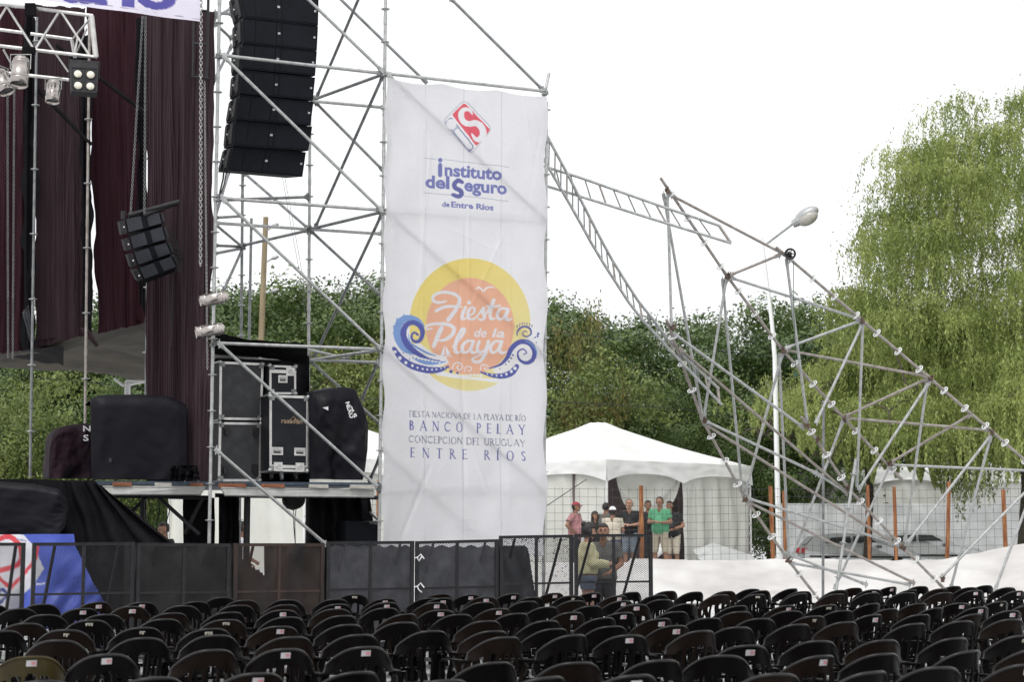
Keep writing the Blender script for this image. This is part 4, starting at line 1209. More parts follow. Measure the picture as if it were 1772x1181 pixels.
# ---------------------------------------------------------------- flight cases
def flight_case(tl, tr, br, bl, YL, YR, depth, name, label, extras, trim=.03, panel='casepanel'):
    q = Quad(P(*tl, YL), P(*tr, YR), P(*br, YR), P(*bl, YL))
    root = empty(name, q.p(.5, 1, -depth / 2), label, 'flight case', 'flight cases on the deck')
    b = MB(); q.block(b, .004, .996, .004, .996, -depth, 0); b.build('panel', M[panel], root)
    t = MB()
    q.frame(t, 0, 1, 0, 1, trim, -.004, .010)
    q.frame(t, 0, 1, 0, 1, trim, -depth - .004, -depth + .02)
    for u, v in ((0, 0), (1, 0), (0, 1), (1, 1)):
        t.tube(q.p(u, v, -depth), q.p(u, v, 0), .012, n=6)
    t.build('edge_trim', M['alu'], root)
    c = MB()
    for u, v in ((0, 0), (1, 0), (0, 1), (1, 1)):
        c = MB()
        c.ball(q.p(.02 + .96 * u, .015 + .97 * v, .004), .032, nu=10, nv=6)
        a_, b_ = .075 / q.U, .075 / q.V
        for s in (0, 1):
            uu = (0, a_) if u == 0 else (1 - a_, 1)
            vv = (0, b_) if v == 0 else (1 - b_, 1)
            q.block(c, *uu, *vv, .010, .014)
        c.build('corner', M['galv'], root)
    extras(q, root)
    return root, q
def handle(q, root, u, v, w=.17, h=.11):
    a, b = w / q.U / 2, h / q.V / 2
    t = MB(); q.frame(t, u - a, u + a, v - b, v + b, .018, 0, .012); q.block(t, u - a * .8, u + a * .8, v - b * .8, v + b * .8, 0, .003)
    t.tube(q.p(u - a * .6, v - b * .25, .02), q.p(u + a * .6, v - b * .25, .02), .010, n=6)
    o = t.build('handle', M['alu'], root)
    d = MB(); q.block(d, u - a * .62, u + a * .62, v + b * .1, v + b * .55, .003, .006); d.build('recess', M['lensring'], o)
def latch(q, root, u, v):
    a, b = .13 / q.U / 2, .12 / q.V / 2
    t = MB(); q.block(t, u - a, u + a, v - b, v + b, .010, .016)
    t.lathe(q.p(u, v, .016), q.n, [(0, .035), (.006, .035), (.006, .024), (.002, .022)], 14)
    t.tube(q.p(u - a * .3, v, .02), q.p(u + a * .4, v - b * .3, .02), .007, n=5)
    t.build('latch', M['alu'], root)
def ex_wheels_marks(pts):
    def f(q, root):
        for u, v in pts:
            t = MB(); q.block(t, u - .07, u + .07, v - .07, v + .05, 0, .02); q.block(t, u - .04, u + .03, v - .02, v + .09, .02, .05); t.build('caster_dish', M['blacksteel'], root)
    return f
flight_case((380, 626), (456, 629), (453, 728), (379, 727), 24.4, 24.7, .8, 'flight_case', 'upper of two worn grey crates stacked beside the silver post', lambda q, r: None, .034, 'casepanel')
flight_case((379, 731), (453, 732), (451, 834), (377, 834), 24.4, 24.7, .8, 'flight_case', 'lower of two worn grey crates, with four dark caster dishes', ex_wheels_marks([(.17, .13), (.85, .16), (.15, .78), (.85, .78)]), .034)
def ex_small(q, r):
    t = MB(); q.block(t, 0, 1, .155, .27, .002, .013); t.build('lid_trim', M['alu'], r)
    handle(q, r, .50, .47, .14, .11); latch(q, r, .78, .21)
flight_case((466, 632), (512, 634), (512, 683), (466, 683), 24.6, 24.8, .5, 'flight_case', 'small black flight case with a single handle on top of the tall one', ex_small, .03, 'caseblack')
def ex_tall(q, r):
    handle(q, r, .20, .735); handle(q, r, .78, .735)
    t = MB(); q.block(t, 0, 1, .915, .955, .002, .013); t.build('lid_trim', M['alu'], r)
    latch(q, r, .22, .935); latch(q, r, .78, .935)
    g = MB()
    U = (q.p(1, .5) - q.p(0, .5)).normalized(); V = (q.p(.5, 0) - q.p(.5, 1)).normalized()
    text_mesh(g, 'rasadón', q.p(.30, .365, .002), U * .10, V * .10, .012)
    g.path([q.p(.48, .35, .003), q.p(.62, .27, .003), q.p(.76, .37, .003)], .004, 4); g.path([q.p(.56, .36, .003), q.p(.66, .31, .003), q.p(.72, .38, .003)], .003, 4)
    g.build('emblem', M['goldink'], r)
    for u in (.09, .35, .72):
        w = MB(); p = q.p(u, 1.07, -.06)
        w.lathe(p - U * .016, U, [(0, .0), (0, .045), (.032, .045), (.032, 0)], 14)
        w.box(p + Vector((0, .01, .045)), (.05, .05, .05))
        w.build('caster', M['blacksteel' if u != .35 else 'galvdark'], r)
flight_case((466, 684), (534, 686), (533, 818), (466, 816), 24.3, 24.55, .6, 'flight_case', 'tall black flight case on casters with two silver handles', ex_tall, .035, 'caseblack')

# ---------------------------------------------------------------- covered equipment: a draped box
def covered(outline, Y0, Y1, depth, m, name, label, seed, nz=9, wr=.03):
    """outline: pixels clockwise from lower left; top and bottom edges are read from it column by column"""
    xs_ = [p[0] for p in outline]; xa, xb = min(xs_), max(xs_)
    def ys_at(x):
        r = []
        for (x0, y0), (x1, y1) in zip(outline, outline[1:] + outline[:1]):
            if min(x0, x1) - 1e-6 <= x <= max(x0, x1) + 1e-6:
                if abs(x1 - x0) < 1e-6: r += [y0, y1]
                else: r.append(y0 + (y1 - y0) * (x - x0) / (x1 - x0))
        return (min(r), max(r)) if r else (outline[0][1], outline[0][1])
    nu, nv = 46, 34
    def edge(u): return xa + (xb - xa) * (.5 - .5 * math.cos(PI * u))
    def front(u, v):
        x = edge(u); t_, b_ = ys_at(min(xb - .01, max(xa + .01, x)))
        f = (x - xa) / (xb - xa)
        p = P(x, t_ + (b_ - t_) * v, Y0 + (Y1 - Y0) * f)
        e = min(1, min(f, 1 - f) * 9) * min(1, v * 8)          # rounded over at the rim
        fold = .9 * fbm(u * 4 + v, v * 1.6, seed) + .5 * math.sin(u * 15 + 2.5 * fbm(u * 2, v * 2, seed + 4) + v * 3) * v + .35 * abs(fbm(u * 6 - v * 4, v * 5, seed + 8))
        return p - SD * (.10 * e ** .5 + wr * 1.3 * fold * e)
    b = MB().grid(nu, nv, front)
    # the cover runs back from the rim
    rim = [front(0, 1 - k / nv) for k in range(nv + 1)] + [front(k / nu, 0) for k in range(1, nu)] + [front(1, k / nv) for k in range(nv + 1)]
    cen = sum(rim, Vector()) / len(rim); N = len(rim); rows = [rim]
    for j in range(1, nz):
        f = j / (nz - 1)
        rows.append([cen + (p - cen) * (1 - .12 * f * f) + SD * depth * f + Vector((fbm(p.x * 3, p.z * 3, seed + f * 3), 0, fbm(p.x * 2.7, p.z * 3, seed + 7 + f * 3))) * wr * (1 if p.z > cen.z - .3 else .3) for p in rim])
    vs = [p for r in rows for p in r]
    b.add(vs, [(j * N + i, j * N + i + 1, (j + 1) * N + i + 1, (j + 1) * N + i) for j in range(nz - 1) for i in range(N - 1)] + [tuple((nz - 1) * N + i for i in range(N))], True)
    return thing(b, name, m, label, 'covered equipment', 'equipment wrapped in dark covers'), None
c1_, _ = covered([(158, 831), (157, 760), (156, 694), (166, 686), (180, 684), (240, 683), (290, 686), (322, 700), (325, 720), (322, 831)], 23.6, 24.0, .9, M['glossblack'], 'covered_bass_speaker', 'big black covered bass box standing on the deck', 3, wr=.018)
c2_, _ = covered([(84, 829), (84, 800), (85, 775), (90, 752), (100, 741), (120, 736), (150, 733), (161, 740), (162, 829)], 24.2, 24.6, .8, M['coverviolet'], 'covered_speaker', 'smaller violet black cover with pale letters, left of the big bass box', 5, wr=.035)
q = Quad(P(141, 733, 23.95), P(159, 733, 24.0), P(159, 764, 24.0), P(141, 764, 23.95))
t = MB(); Uv = (q.p(1, 0) - q.p(0, 0)).normalized(); Vv = (q.p(0, 0) - q.p(0, 1)).normalized()
text_mesh(t, 'N', q.p(.1, .45, .0), Uv * .15, Vv * .11, .02); text_mesh(t, 'S', q.p(.15, .98, .0), Uv * .17, Vv * .12, .02)
t.build('lettering', M['ink'], c2_)
c3_, _ = covered([(535, 830), (535, 760), (535, 690), (540, 680), (552, 676), (574, 672), (596, 670), (615, 674), (626, 700), (637, 735), (634, 780), (622, 832)], 24.5, 24.8, .8, M['glossblack'], 'covered_rack', 'black draped rack with white slanted letters right of the flight cases', 9, wr=.05)
def decal(mb, s, p0, p1, h, Y, bold=.03, roll=True):
    a, b = P(*p0, Y), P(*p1, Y)
    U = (b - a); Vn = Vector((0, -1, 0)).cross(U.normalized()); Vn = -Vn if Vn.z < 0 else Vn
    vv, tr_ = text_tris(s, bold)
    xa, xb = min(v[0] for v in vv), max(v[0] for v in vv)
    mb.add([a + U * ((v[0] - xa) / (xb - xa)) + Vn * (v[1] / .72 * h) for v in vv], [tuple(x) for x in tr_])
t = MB()
decal(t, 'NEXO', (598, 697), (606, 725), .055, 24.38, .05); decal(t, 'PLS', (603, 706), (613, 724), .05, 24.38, .05)
t.add([P(558, 706, 24.4), P(568, 704, 24.4), P(568, 711, 24.4)], [(0, 1, 2)])
t.build('lettering', M['ink'], c3_)
drape('cloth_heap', (296, 806, 23.5), (340, 806, 23.6), (345, 832, 23.6), (290, 832, 23.5), 30, 20, 5, .06, M['blackcloth'], 'crumpled heap of black cloth at the foot of the long drape', 'cloth heap', None, 31)
t = MB().box(P(164, 735, 23.75), (.04, .06, .13)).box(P(170, 775, 23.7), (.07, .06, .12)); t.box(P(191, 797, 23.45), (.04, .02, .05)); t.build('handle', M['lensring'], c1_)
# dark fixings left of the covers, black drapes under the deck
drape('under_drape', (318, 862, 24.8), (372, 862, 24.9), (372, 1040, 24.9), (318, 1040, 24.8), 20, 20, 2, .05, M['blackcloth'], 'black cloth hanging under the deck beside the silver post', 'drape', DG, 33)
drape('under_drape', (378, 860, 24.9), (414, 860, 25.0), (414, 1040, 25.0), (378, 1040, 24.9), 20, 20, 2, .05, M['blackcloth'], 'narrow black cloth under the deck left of the lit opening', 'drape', DG, 35)
drape('under_drape', (532, 858, 25.2), (640, 858, 25.4), (662, 1040, 25.4), (530, 1040, 25.2), 50, 40, 5, .07, M['blackcloth'], 'folded black cloth hanging under the right end of the deck', 'drape', DG, 37)
hb = MB().ball(P(508, 866, 25.0), (.17, .1, .14), nu=16, nv=10)
hb.path([P(490, 862, 24.9), P(496, 880, 24.9), P(508, 884, 24.9), P(524, 866, 24.9)], .008, 5); hb.path([P(516, 862, 24.9), P(512, 884, 24.9), P(510, 905, 24.9), P(512, 985, 25)], .007, 5); hb.path([P(508, 875, 24.9), P(508, 910, 24.9), P(515, 985, 25)], .006, 5)
thing(hb, 'cable_bundle', M['cable'], 'black bag and loops of cable hanging below the deck beam', 'cable')
pc_ = MB()
pc_.path([P(388, 290, 24.4), P(386, 310, 24.35), P(380, 335, 24.2), P(374, 352, 24.1)], .014, 6); pc_.path([P(392, 296, 24.4), P(388, 318, 24.3), P(379, 345, 24.1)], .010, 6)
thing(pc_, 'cable_bundle', M['cable'], 'short thick cables running from the lowest big loudspeaker to the silver post', 'cable')
cc = MB()
for x in (257, 273, 290): cc.path([P(x, 862, 24.4), P(x + 3, 885, 24.4), P(x - 2, 905, 24.4), P(x, 935, 24.4)], .007, 5)
thing(cc, 'cable_bundle', M['cable'], 'thin cables dangling in the opening left of the silver post', 'cable')
bx = MB(); q = Quad(P(598, 902, 24.9), P(656, 904, 25.1), P(656, 985, 25.1), P(598, 985, 24.9)); q.block(bx, 0, 1, 0, 1, -.5, 0); q.frame(bx, 0, 1, 0, 1, .03, 0, .015)
thing(bx, 'speaker_box', M['speaker'], 'black loudspeaker box standing on the ground behind the barrier under the deck', 'loudspeaker')

# skirts of the stage front
sk = MB()
def skirt(u, v):
    top = [(-60, 829, 23.0), (60, 830, 23.1), (110, 832, 23.1), (160, 832, 23.2), (182, 846, 23.3)]
    bot = [(-60, 1075, 22.9), (60, 1075, 22.9), (140, 1075, 22.9), (300, 1075, 22.9), (470, 1075, 23.1)]
    k = min(3.999, u * 4); i = int(k); f = k - i
    a = P(*top[i]).lerp(P(*top[i + 1]), f); b = P(*bot[i]).lerp(P(*bot[i + 1]), f)
    p = a.lerp(b, v)
    return p + Vector((0, -.07 * (math.sin(u * 46 + 3 * fbm(u * 3, v)) * (1 - v * .4) * (.3 + u) + .8 * fbm(u * 6, v * 2.5, 3)), 0))
sk.grid(150, 50, skirt)
thing(sk, 'stage_skirt', M['blackcloth'], 'black cloth skirt pulled in slanting pleats from the deck to the ground', 'stage skirt')
covered([(-60, 938), (-60, 835), (0, 834), (60, 838), (100, 846), (116, 862), (118, 885), (112, 912), (92, 932)], 22.6, 22.75, .3, M['glossblack'], 'covered_speaker', 'dark blue black cover bulging at the left border before the stage skirt', 15, wr=.03)

# blue, white and red vinyl thrown over the barrier foot
_c3 = Canvas(-60, 915, 200, 1080, 4, lin(78, 98, 196))
_c3.poly([(-60, 915), (40, 926), (56, 942), (76, 985), (60, 1010), (40, 1030), (22, 1080), (-60, 1080)], lin(226, 226, 232))
_c3.stroke([(-30, 950), (-5, 935), (18, 930), (36, 950), (34, 975), (0, 988), (-40, 992)], [8, 9, 9, 9, 9, 9, 8], lin(222, 74, 84))
_c3.stroke([(-6, 996), (10, 1012), (18, 1018), (40, 996), (62, 968), (66, 945)], [6, 6, 7, 6, 6, 5], lin(222, 74, 84), False)
_c3.stroke([(-10, 1034), (4, 1020), (14, 1030), (-2, 1046)], [5, 5, 5, 5], lin(60, 72, 150), False)
_c3.stroke([(30, 934), (45, 937)], 2.5, lin(150, 155, 190), False)
for k in range(5): _c3.ell(64 + 3.2 * k, 1012 - k * .3, 1.3, 1.8, lin(235, 235, 240))
def bp(u, v):
    top = np.array([(-60, 927), (0, 926), (72, 925), (128, 925)], float); bot = np.array([(-60, 1090), (0, 1090), (110, 1090), (205, 1090)], float)
    k = np.clip(u * 3, 0, 2.999); i = k.astype(int); f = (k - i)[:, None]
    a = top[i] * (1 - f) + top[i + 1] * f; b = bot[i] * (1 - f) + bot[i + 1] * f
    vv = v[:, None]
    # the right edge stands straight, then swings out
    s = np.where(vv < .13, vv * .2, vv * .2 + (vv - .13) * .92)
    c = np.concatenate([a[:, :1] + (b[:, :1] - a[:, :1]) * s, a[:, 1:] + (b[:, 1:] - a[:, 1:]) * vv], axis=1)
    out = np.array([tuple(P(x, y, 22.42)) for x, y in c])
    w = np.sin(u * 21 + v * 6) * .03 + np.sin(u * 9 - v * 11 + 1) * .035 + .03 * np.sin(u * 40 * (v + .4)) * v
    out[:, 1] += w * (.2 + v)
    return out
bb_ = ink_mesh('vinyl_banner', 120, 90, bp, lambda u, v: _c3.sample(*proj(*[bp(u, v)[:, i] for i in range(3)])), printed('blue_vinyl', .12, .4))
tag(bb_, 'blue, white and red vinyl banner draped behind the left end of the barrier', 'banner')

# ---------------------------------------------------------------- crowd barrier
def bar_y(px): return 22.0 + 3.0 * (px - 235) / 893
mesh_cache = {}
def expanded(q, nu, nv, m, gap=None):
    """expanded metal: diamond strands as ribbons inside the quad"""
    t = MB(); w = .0032
    for j in range(nv):
        for s in (0, 1):
            for i in range(nu):
                if gap and gap((i + .5) / nu, (j + .5) / nv): continue
                u0, um, u1 = i / nu, (i + .5) / nu, (i + 1) / nu
                v0, v1 = (j + (0 if s == 0 else 1)) / nv, (j + .5) / nv
                a, b, c = q.p(u0, v1, .003 * s), q.p(um, v0, .003 * s), q.p(u1, v1, .003 * s)
                up = Vector((0, 0, w))
                t.add([a - up, b - up, c - up, c + up, b + up, a + up], [(0, 1, 4, 5), (1, 2, 3, 4)])
    return t
ORD = ['leftmost', 'second', 'third', 'fourth', 'fifth', 'sixth', 'seventh', 'rightmost']
PAN = [(-62, 44, 940, 940, 'blacksteel'), (56, 233, 940, 939, 'blacksteel'), (237, 399, 940, 941.5, 'blacksteel'), (404, 561, 941, 941, 'rustp'), (565, 716, 938, 937, 'blacksteel'),
       (719, 862, 937.5, 934, 'blacksteel'), (864, 991, 928, 926, 'blacksteel'), (994, 1128, 925, 925, 'blacksteel')]
M['rustp'] = mat('rusty_black_steel', (.018, .016, .016), .6, .3, col2=(.09, .05, .035), scale=5, bump=.3, streak=True)
for k, (x0, x1, yt0, yt1, mm) in enumerate(PAN):
    Y0, Y1 = bar_y(x0), bar_y(x1)
    tl, tr_ = P(x0, yt0, Y0), P(x1, yt1, Y1)
    bl2, br2 = Vector((tl.x, tl.y, .04)), Vector((tr_.x, tr_.y, .04))
    q = Quad(tl, tr_, br2, bl2)
    extra = ['', ', beside the blue banner', ' of plain black mesh', ' with rusty uprights', ' before the black drape', ' tied with white cord', ', taller and paint spattered', ', before the couple'][k]
    root = empty('barrier_panel', q.p(.5, 1), 'black steel mesh barrier panel, %s from the left%s' % (ORD[k] if k not in (0, 7) else {0: 'first', 7: 'last'}[k], extra), 'barrier', 'mesh barrier panels before the stage')
    fr = MB(); w = .04
    a, b = w / q.U, w / q.V
    q.block(fr, 0, 1, 0, b, -.02, .02)
    q.block(fr, 0, a * (1.2 if k not in (3,) else 1.4), b, 1, -.02, .02); q.block(fr, 1 - a * 1.2, 1, b, 1, -.02, .02)
    q.block(fr, a, 1 - a, .985, 1, -.02, .02)
    q.frame(fr, 0, 1, 0, 1, .008, .02, .024)
    fr.build('frame', M[mm], root)
    md = MB(); q.block(md, .5 - a / 2, .5 + a / 2, b, .985, -.012, .016); q.block(md, a, .5 - a / 2, .425, .425 + b * .7, -.012, .014); q.block(md, .5 + a / 2, 1 - a, .425, .425 + b * .7, -.012, .014)
    md.build('mid_rail', M[mm], root)
    me_ = expanded(q, 30, 52, None, (lambda u, v: v > .78) if k < 7 else None)
    me_.build('wire_mesh', M['meshskylit' if k in (4, 5) else mm], root)
    for u in (.22, .85):
        s = MB(); pa = q.p(u, .03, -.03); pb = q.p(u - .09, 1, -.03) + SD * .75
        pb.z = .03
        s.tube(pa, pb, .022, n=6); pc = Vector((pa.x, pa.y, .03)); s.tube(pc, pb, .02, n=6)
        s.build('strut', M[mm], root)
# cloth tied behind the barrier
def bcloth(x0, x1, y0, seed, m, label, cut=None, name='shade_cloth'):
    def fn(u, v):
        x = x0 + (x1 - x0) * u
        Y = bar_y(x) + .14
        top = y0(u) if callable(y0) else y0
        p = P(x, top, Y); b = Vector((p.x, Y + .1, .02))
        r = p.lerp(b, v)
        w = .035 * (fbm(u * 5, v * 2.5, seed) + .8 * math.sin(9 * (u * 1.3 + v) + seed + 2 * fbm(u * 2, v * 2, seed)) + .5 * math.sin(23 * (u * .6 - v * .7) + seed))
        return r + Vector((0, w, 0))
    t = MB()
    nu, nv = 60, 40
    vs = [fn(i / nu, j / nv) for j in range(nv + 1) for i in range(nu + 1)]
    fs = [(j * (nu + 1) + i, j * (nu + 1) + i + 1, (j + 1) * (nu + 1) + i + 1, (j + 1) * (nu + 1) + i) for j in range(nv) for i in range(nu)
          if not (cut and cut((i + .5) / nu, (j + .5) / nv))]
    t.add(vs, fs, True)
    return thing(t, name, m, label, 'shade cloth', 'dark cloth tied behind the barrier')
M['browncloth'] = mat('brown_black_netting', (.020, .018, .018), .75, 0, col2=(.038, .034, .033), scale=5, bump=.5, bscale=30, trans=.04)
bcloth(215, 402, 944, 1, M['browncloth'], 'brown black cloth behind the second and third barrier panels')
bcloth(404, 562, lambda u: 944, 2, M['browncloth'], 'brown black cloth with a torn notch behind the rusty barrier panel',
       lambda u, v: (.10 < u < .33 and v < .13 + .6 * (u - .1)))
bcloth(564, 716, lambda u: 946 + 2 * math.sin(40 * u), 3, M['greycloth'], 'grey cloth behind the barrier before the black drape', None)
bcloth(720, 861, lambda u: 946 + 2 * math.sin(35 * u), 4, M['greycloth'], 'grey wrinkled cloth behind the barrier below the tall banner', None)
bcloth(863, 945, lambda u: 945 + (0 if u < .55 else 60 * (u - .55)), 5, M['greycloth'], 'grey cloth with a slanting edge behind the taller barrier panel', lambda u, v: u > .62 + .35 * v)
# paint spatter plate of the taller panel
sp = MB(); q = Quad(P(866, 931, bar_y(866)), P(990, 929, bar_y(990)), P(990, 1040, bar_y(990)), P(866, 1040, bar_y(866)))
rs = random.Random(5)
for k in range(900):
    u, v = rs.random(), rs.random() ** 1.5
    if not (u < .25 and v < .3 or .25 < u < .6 and v < .5 or u > .72): continue
    if rs.random() > (1.1 - v): continue
    s = rs.uniform(.003, .013)
    a, b = s / q.U, s / q.V * rs.uniform(.6, 2.2)
    q.block(sp, u, u + a, v, v + b, .006, .010)
o = sp.build('paint_spatter', M['blacksteel']); tag(o, 'black paint clots caught in the mesh of the taller barrier panel', 'paint clots', None, 'stuff')
wt = MB()
for x, y in ((722, 966), (722, 1016)):
    Y = bar_y(x) - .05
    wt.path([P(x - 5, y + 1, Y), P(x + 1, y - 1, Y), P(x + 6, y - 6, Y), P(x + 12, y + 2, Y)], .009, 5); wt.path([P(x, y, Y), P(x + 3, y + 6, Y - .02), P(x + 8, y + 10 if y > 1000 else y - 2, Y)], .009, 5)
thing(wt, 'cord', M['white'], 'white cord knotted round the barrier upright below the tall banner', 'cord')
# ---------------------------------------------------------------- plastic armchairs
M['rimplastic'] = mat('rim_plastic', (.012, .011, .011), .28, 0, var=.4, scale=9, spec=.4)
def chair_meshes():
    """local: x right, y forward (sitter's view), z up"""
    T = .012
    def back_pt(u, v):
        # v 0 at the seat, 1 at the crown; wings flow out to the arms around v .55
        zc = .43 + .41 * v
        hw = .232 + .045 * math.exp(-((v - .50) / .24) ** 2)
        x = u * hw
        z = zc - (.13 * v ** 2) * abs(u) ** 2.9
        y = -.205 - .115 * v + .19 * abs(u) ** 2.0 * (.3 + .7 * v)
        return Vector((x, y, z))
    nu, nv = 44, 24
    def hole(u, v):
        if not (.06 < v < .74): return False
        a = abs(u)
        if a > .86: return False
        lim = .73 - .17 * a * a
        if v > lim: return False
        s = (u + .86) / 1.72 * 5      # five bays, four slats between
        f = s - int(s)
        return .14 < f < .86
    vs, keep = [], []
    for j in range(nv + 1):
        for i in range(nu + 1): vs.append(back_pt(-1 + 2 * i / nu, j / nv))
    W = nu + 1
    nor = []
    for j in range(nv + 1):
        for i in range(nu + 1):
            a = vs[j * W + max(0, i - 1)]; b = vs[j * W + min(nu, i + 1)]
            c = vs[max(0, j - 1) * W + i]; d = vs[min(nv, j + 1) * W + i]
            nor.append((b - a).cross(d - c).normalized())
    N = len(vs)
    two = [p + n * T / 2 for p, n in zip(vs, nor)] + [p - n * T / 2 for p, n in zip(vs, nor)]
    K = [[not hole(-1 + 2 * (i + .5) / nu, (j + .5) / nv) for i in range(nu)] for j in range(nv)]
    fs, side = [], []
    for j in range(nv):
        for i in range(nu):
            if not K[j][i]: continue
            q = [j * W + i, j * W + i + 1, (j + 1) * W + i + 1, (j + 1) * W + i]
            fs.append((q[3], q[2], q[1], q[0])); fs.append(tuple(N + k for k in q))
            for (a, b, jj, ii) in ((0, 1, j - 1, i), (1, 2, j, i + 1), (2, 3, j + 1, i), (3, 0, j, i - 1)):
                if not (0 <= jj < nv and 0 <= ii < nu) or not K[jj][ii]:
                    side.append((q[a], q[b], N + q[b], N + q[a]))
    b = MB(); b.add(two, fs, True); b.add(two, side, False)
    # rolled rim over crown and wings
    rim = [back_pt(s, .38 + .0 * s) for s in (-1,)]
    path = [back_pt(-1, .30 + .7 * k / 12) for k in range(13)] + [back_pt(-1 + 2 * k / 24, 1) for k in range(1, 24)] + [back_pt(1, 1 - .7 * k / 12) for k in range(13)]
    b.mi = 1
    b.path([p + Vector((0, -.006, .002)) for p in path], .0095, 6)
    back = b.mesh('backrest', [M['blackplastic'], M['rimplastic']])
    s = MB()
    def seat_pt(u, v):
        w = .215 + .02 * v
        return Vector((u * w, -.215 + .45 * v, .43 - .022 * (1 - u * u) * math.sin(PI * min(1, v * 1.05)) - .03 * max(0, v - .85) * 4))
    vs = [seat_pt(-1 + 2 * i / 16, j / 14) for j in range(15) for i in range(17)]
    NN = len(vs)
    al = vs + [p - Vector((0, 0, .010)) for p in vs]
    fs = [(j * 17 + i, j * 17 + i + 1, (j + 1) * 17 + i + 1, (j + 1) * 17 + i) for j in range(14) for i in range(16)]
    s.add(al, fs + [tuple(NN + k for k in reversed(f)) for f in fs], True)
    s.path([seat_pt(-1, k / 8) - Vector((0, 0, .012)) for k in range(9)] + [seat_pt(-1 + k / 4, 1) - Vector((0, 0, .012)) for k in range(1, 8)] + [seat_pt(1, 1 - k / 8) - Vector((0, 0, .012)) for k in range(9)], .014, 6)
    seat = s.mesh('seat', M['wetplastic'])
    parts = [('seat', seat, None), ('backrest', back, None)]
    for sg in (-1, 1):
        a = MB()
        cen = [Vector((sg * .262, -.225, .655)), Vector((sg * .285, -.14, .652)), Vector((sg * .292, .0, .652)), Vector((sg * .286, .12, .645)), Vector((sg * .275, .185, .625))]
        ws = [.018, .026, .028, .026, .02]
        v8 = []
        for c, w in zip(cen, ws):
            v8 += [c + Vector((-w, 0, 0)), c + Vector((w, 0, 0)), c + Vector((w, 0, .014)), c + Vector((-w, 0, .014))]
        f8 = []
        for k in range(4):
            o = 4 * k
            f8 += [(o + i, o + (i + 1) % 4, o + 4 + (i + 1) % 4, o + 4 + i) for i in range(4)]
        f8 += [(3, 2, 1, 0), (16, 17, 18, 19)]
        a.add(v8, f8, True)
        parts.append(('armrest', a.mesh('armrest', M['blackplastic']), None))
        for pts, ww in (([(sg * .275, .19, .632), (sg * .262, .2, .43), (sg * .275, .245, 0)], (.022, .034, .024)), ([(sg * .21, -.2, .43), (sg * .235, -.255, .2), (sg * .25, -.30, 0)], (.036, .032, .024))):
            l = MB(); v8 = []
            for p, w in zip(pts, ww):
                p = Vector(p)
                v8 += [p + Vector((-w * .8, -w * .5, 0)), p + Vector((w * .8, -w * .5, 0)), p + Vector((w * .8, w * .5, 0)), p + Vector((-w * .8, w * .5, 0))]
            f8 = []
            for k in range(2):
                o = 4 * k
                f8 += [(o + i, o + (i + 1) % 4, o + 4 + (i + 1) % 4, o + 4 + i) for i in range(4)]
            f8 += [(3, 2, 1, 0), (8, 9, 10, 11)]
            l.add(v8, f8, False)
            parts.append(('leg', l.mesh('leg', M['blackplastic']), None))
    st_m = []
    for kind in range(4):
        x0, x1, v0, v1 = [(-.035, .03, .86, .955), (-.03, .04, .84, .94), (-.045, .02, .88, .96), (-.02, .025, .87, .95)][kind]
        t = MB()
        def sp(x, v):
            vv = back_pt(x / .235, v); return vv + Vector((0, -T / 2 - .0025, 0))
        n = 6
        row = [[sp(x0 + (x1 - x0) * i / n, v0 + (v1 - v0) * j) for i in range(n + 1)] for j in (0, 1)]
        if kind >= 2:      # torn edges
            for i in range(n + 1): row[0][i].z += random.uniform(0, .016); row[1][i].z -= random.uniform(0, .004)
        t.add(row[0] + row[1], [(i, i + 1, n + 2 + i, n + 1 + i) for i in range(n)])
        t.mi = 1
        if kind < 2:
            for r0, r1 in ((.25, .75),):
                a0, a1 = x0 + (x1 - x0) * .48, x0 + (x1 - x0) * .92
                pts = [sp(a0 + (a1 - a0) * i / 4, v0 + (v1 - v0) * r) + Vector((0, -.0015, 0)) for r in (r0, r1) for i in range(5)]
                t.add(pts, [(i, i + 1, 6 + i, 5 + i) for i in range(4)])
        st_m.append(t.mesh('sticker', [M['sticker' if kind < 2 else 'stickerold'], M['stickerink']]))
    return parts, st_m

CH_PARTS, CH_ST = chair_meshes()
brown = mat('warm_brown_plastic', (.0100, .0062, .0046), .36, 0, var=.35, scale=2, bump=.08, bscale=60, spec=.06, rvar=.08)
def ordinal(n):
    base = ['', 'first', 'second', 'third', 'fourth', 'fifth', 'sixth', 'seventh', 'eighth', 'ninth', 'tenth', 'eleventh', 'twelfth', 'thirteenth', 'fourteenth', 'fifteenth', 'sixteenth', 'seventeenth', 'eighteenth', 'nineteenth', 'twentieth']
    if n <= 20: return base[n]
    tens = {2: 'twenty', 3: 'thirty', 4: 'forty'}
    return tens[n // 10] + ('-' + base[n % 10] if n % 10 else '')
rc_ = random.Random(11)
ROW, STEP, PITCHR = Vector((.925, .38, 0)), .565, 1.0
FAC = Vector((-.38, .925, 0))
cells = []
ROWS_Y = [(9.3, 9.6, 9.4), (10.55, 10.8, 10.7), (12.6, 13.4, 11.9), (14.3, 14.4, 14.1), (15.8, 15.7, 15.4), (17.2, 17.0, 16.6), (18.7, 18.5, 17.8), (20.2, 20.0, 21.0), (21.6, 21.4, 22.2), (23.0, 22.8, 23.2)]
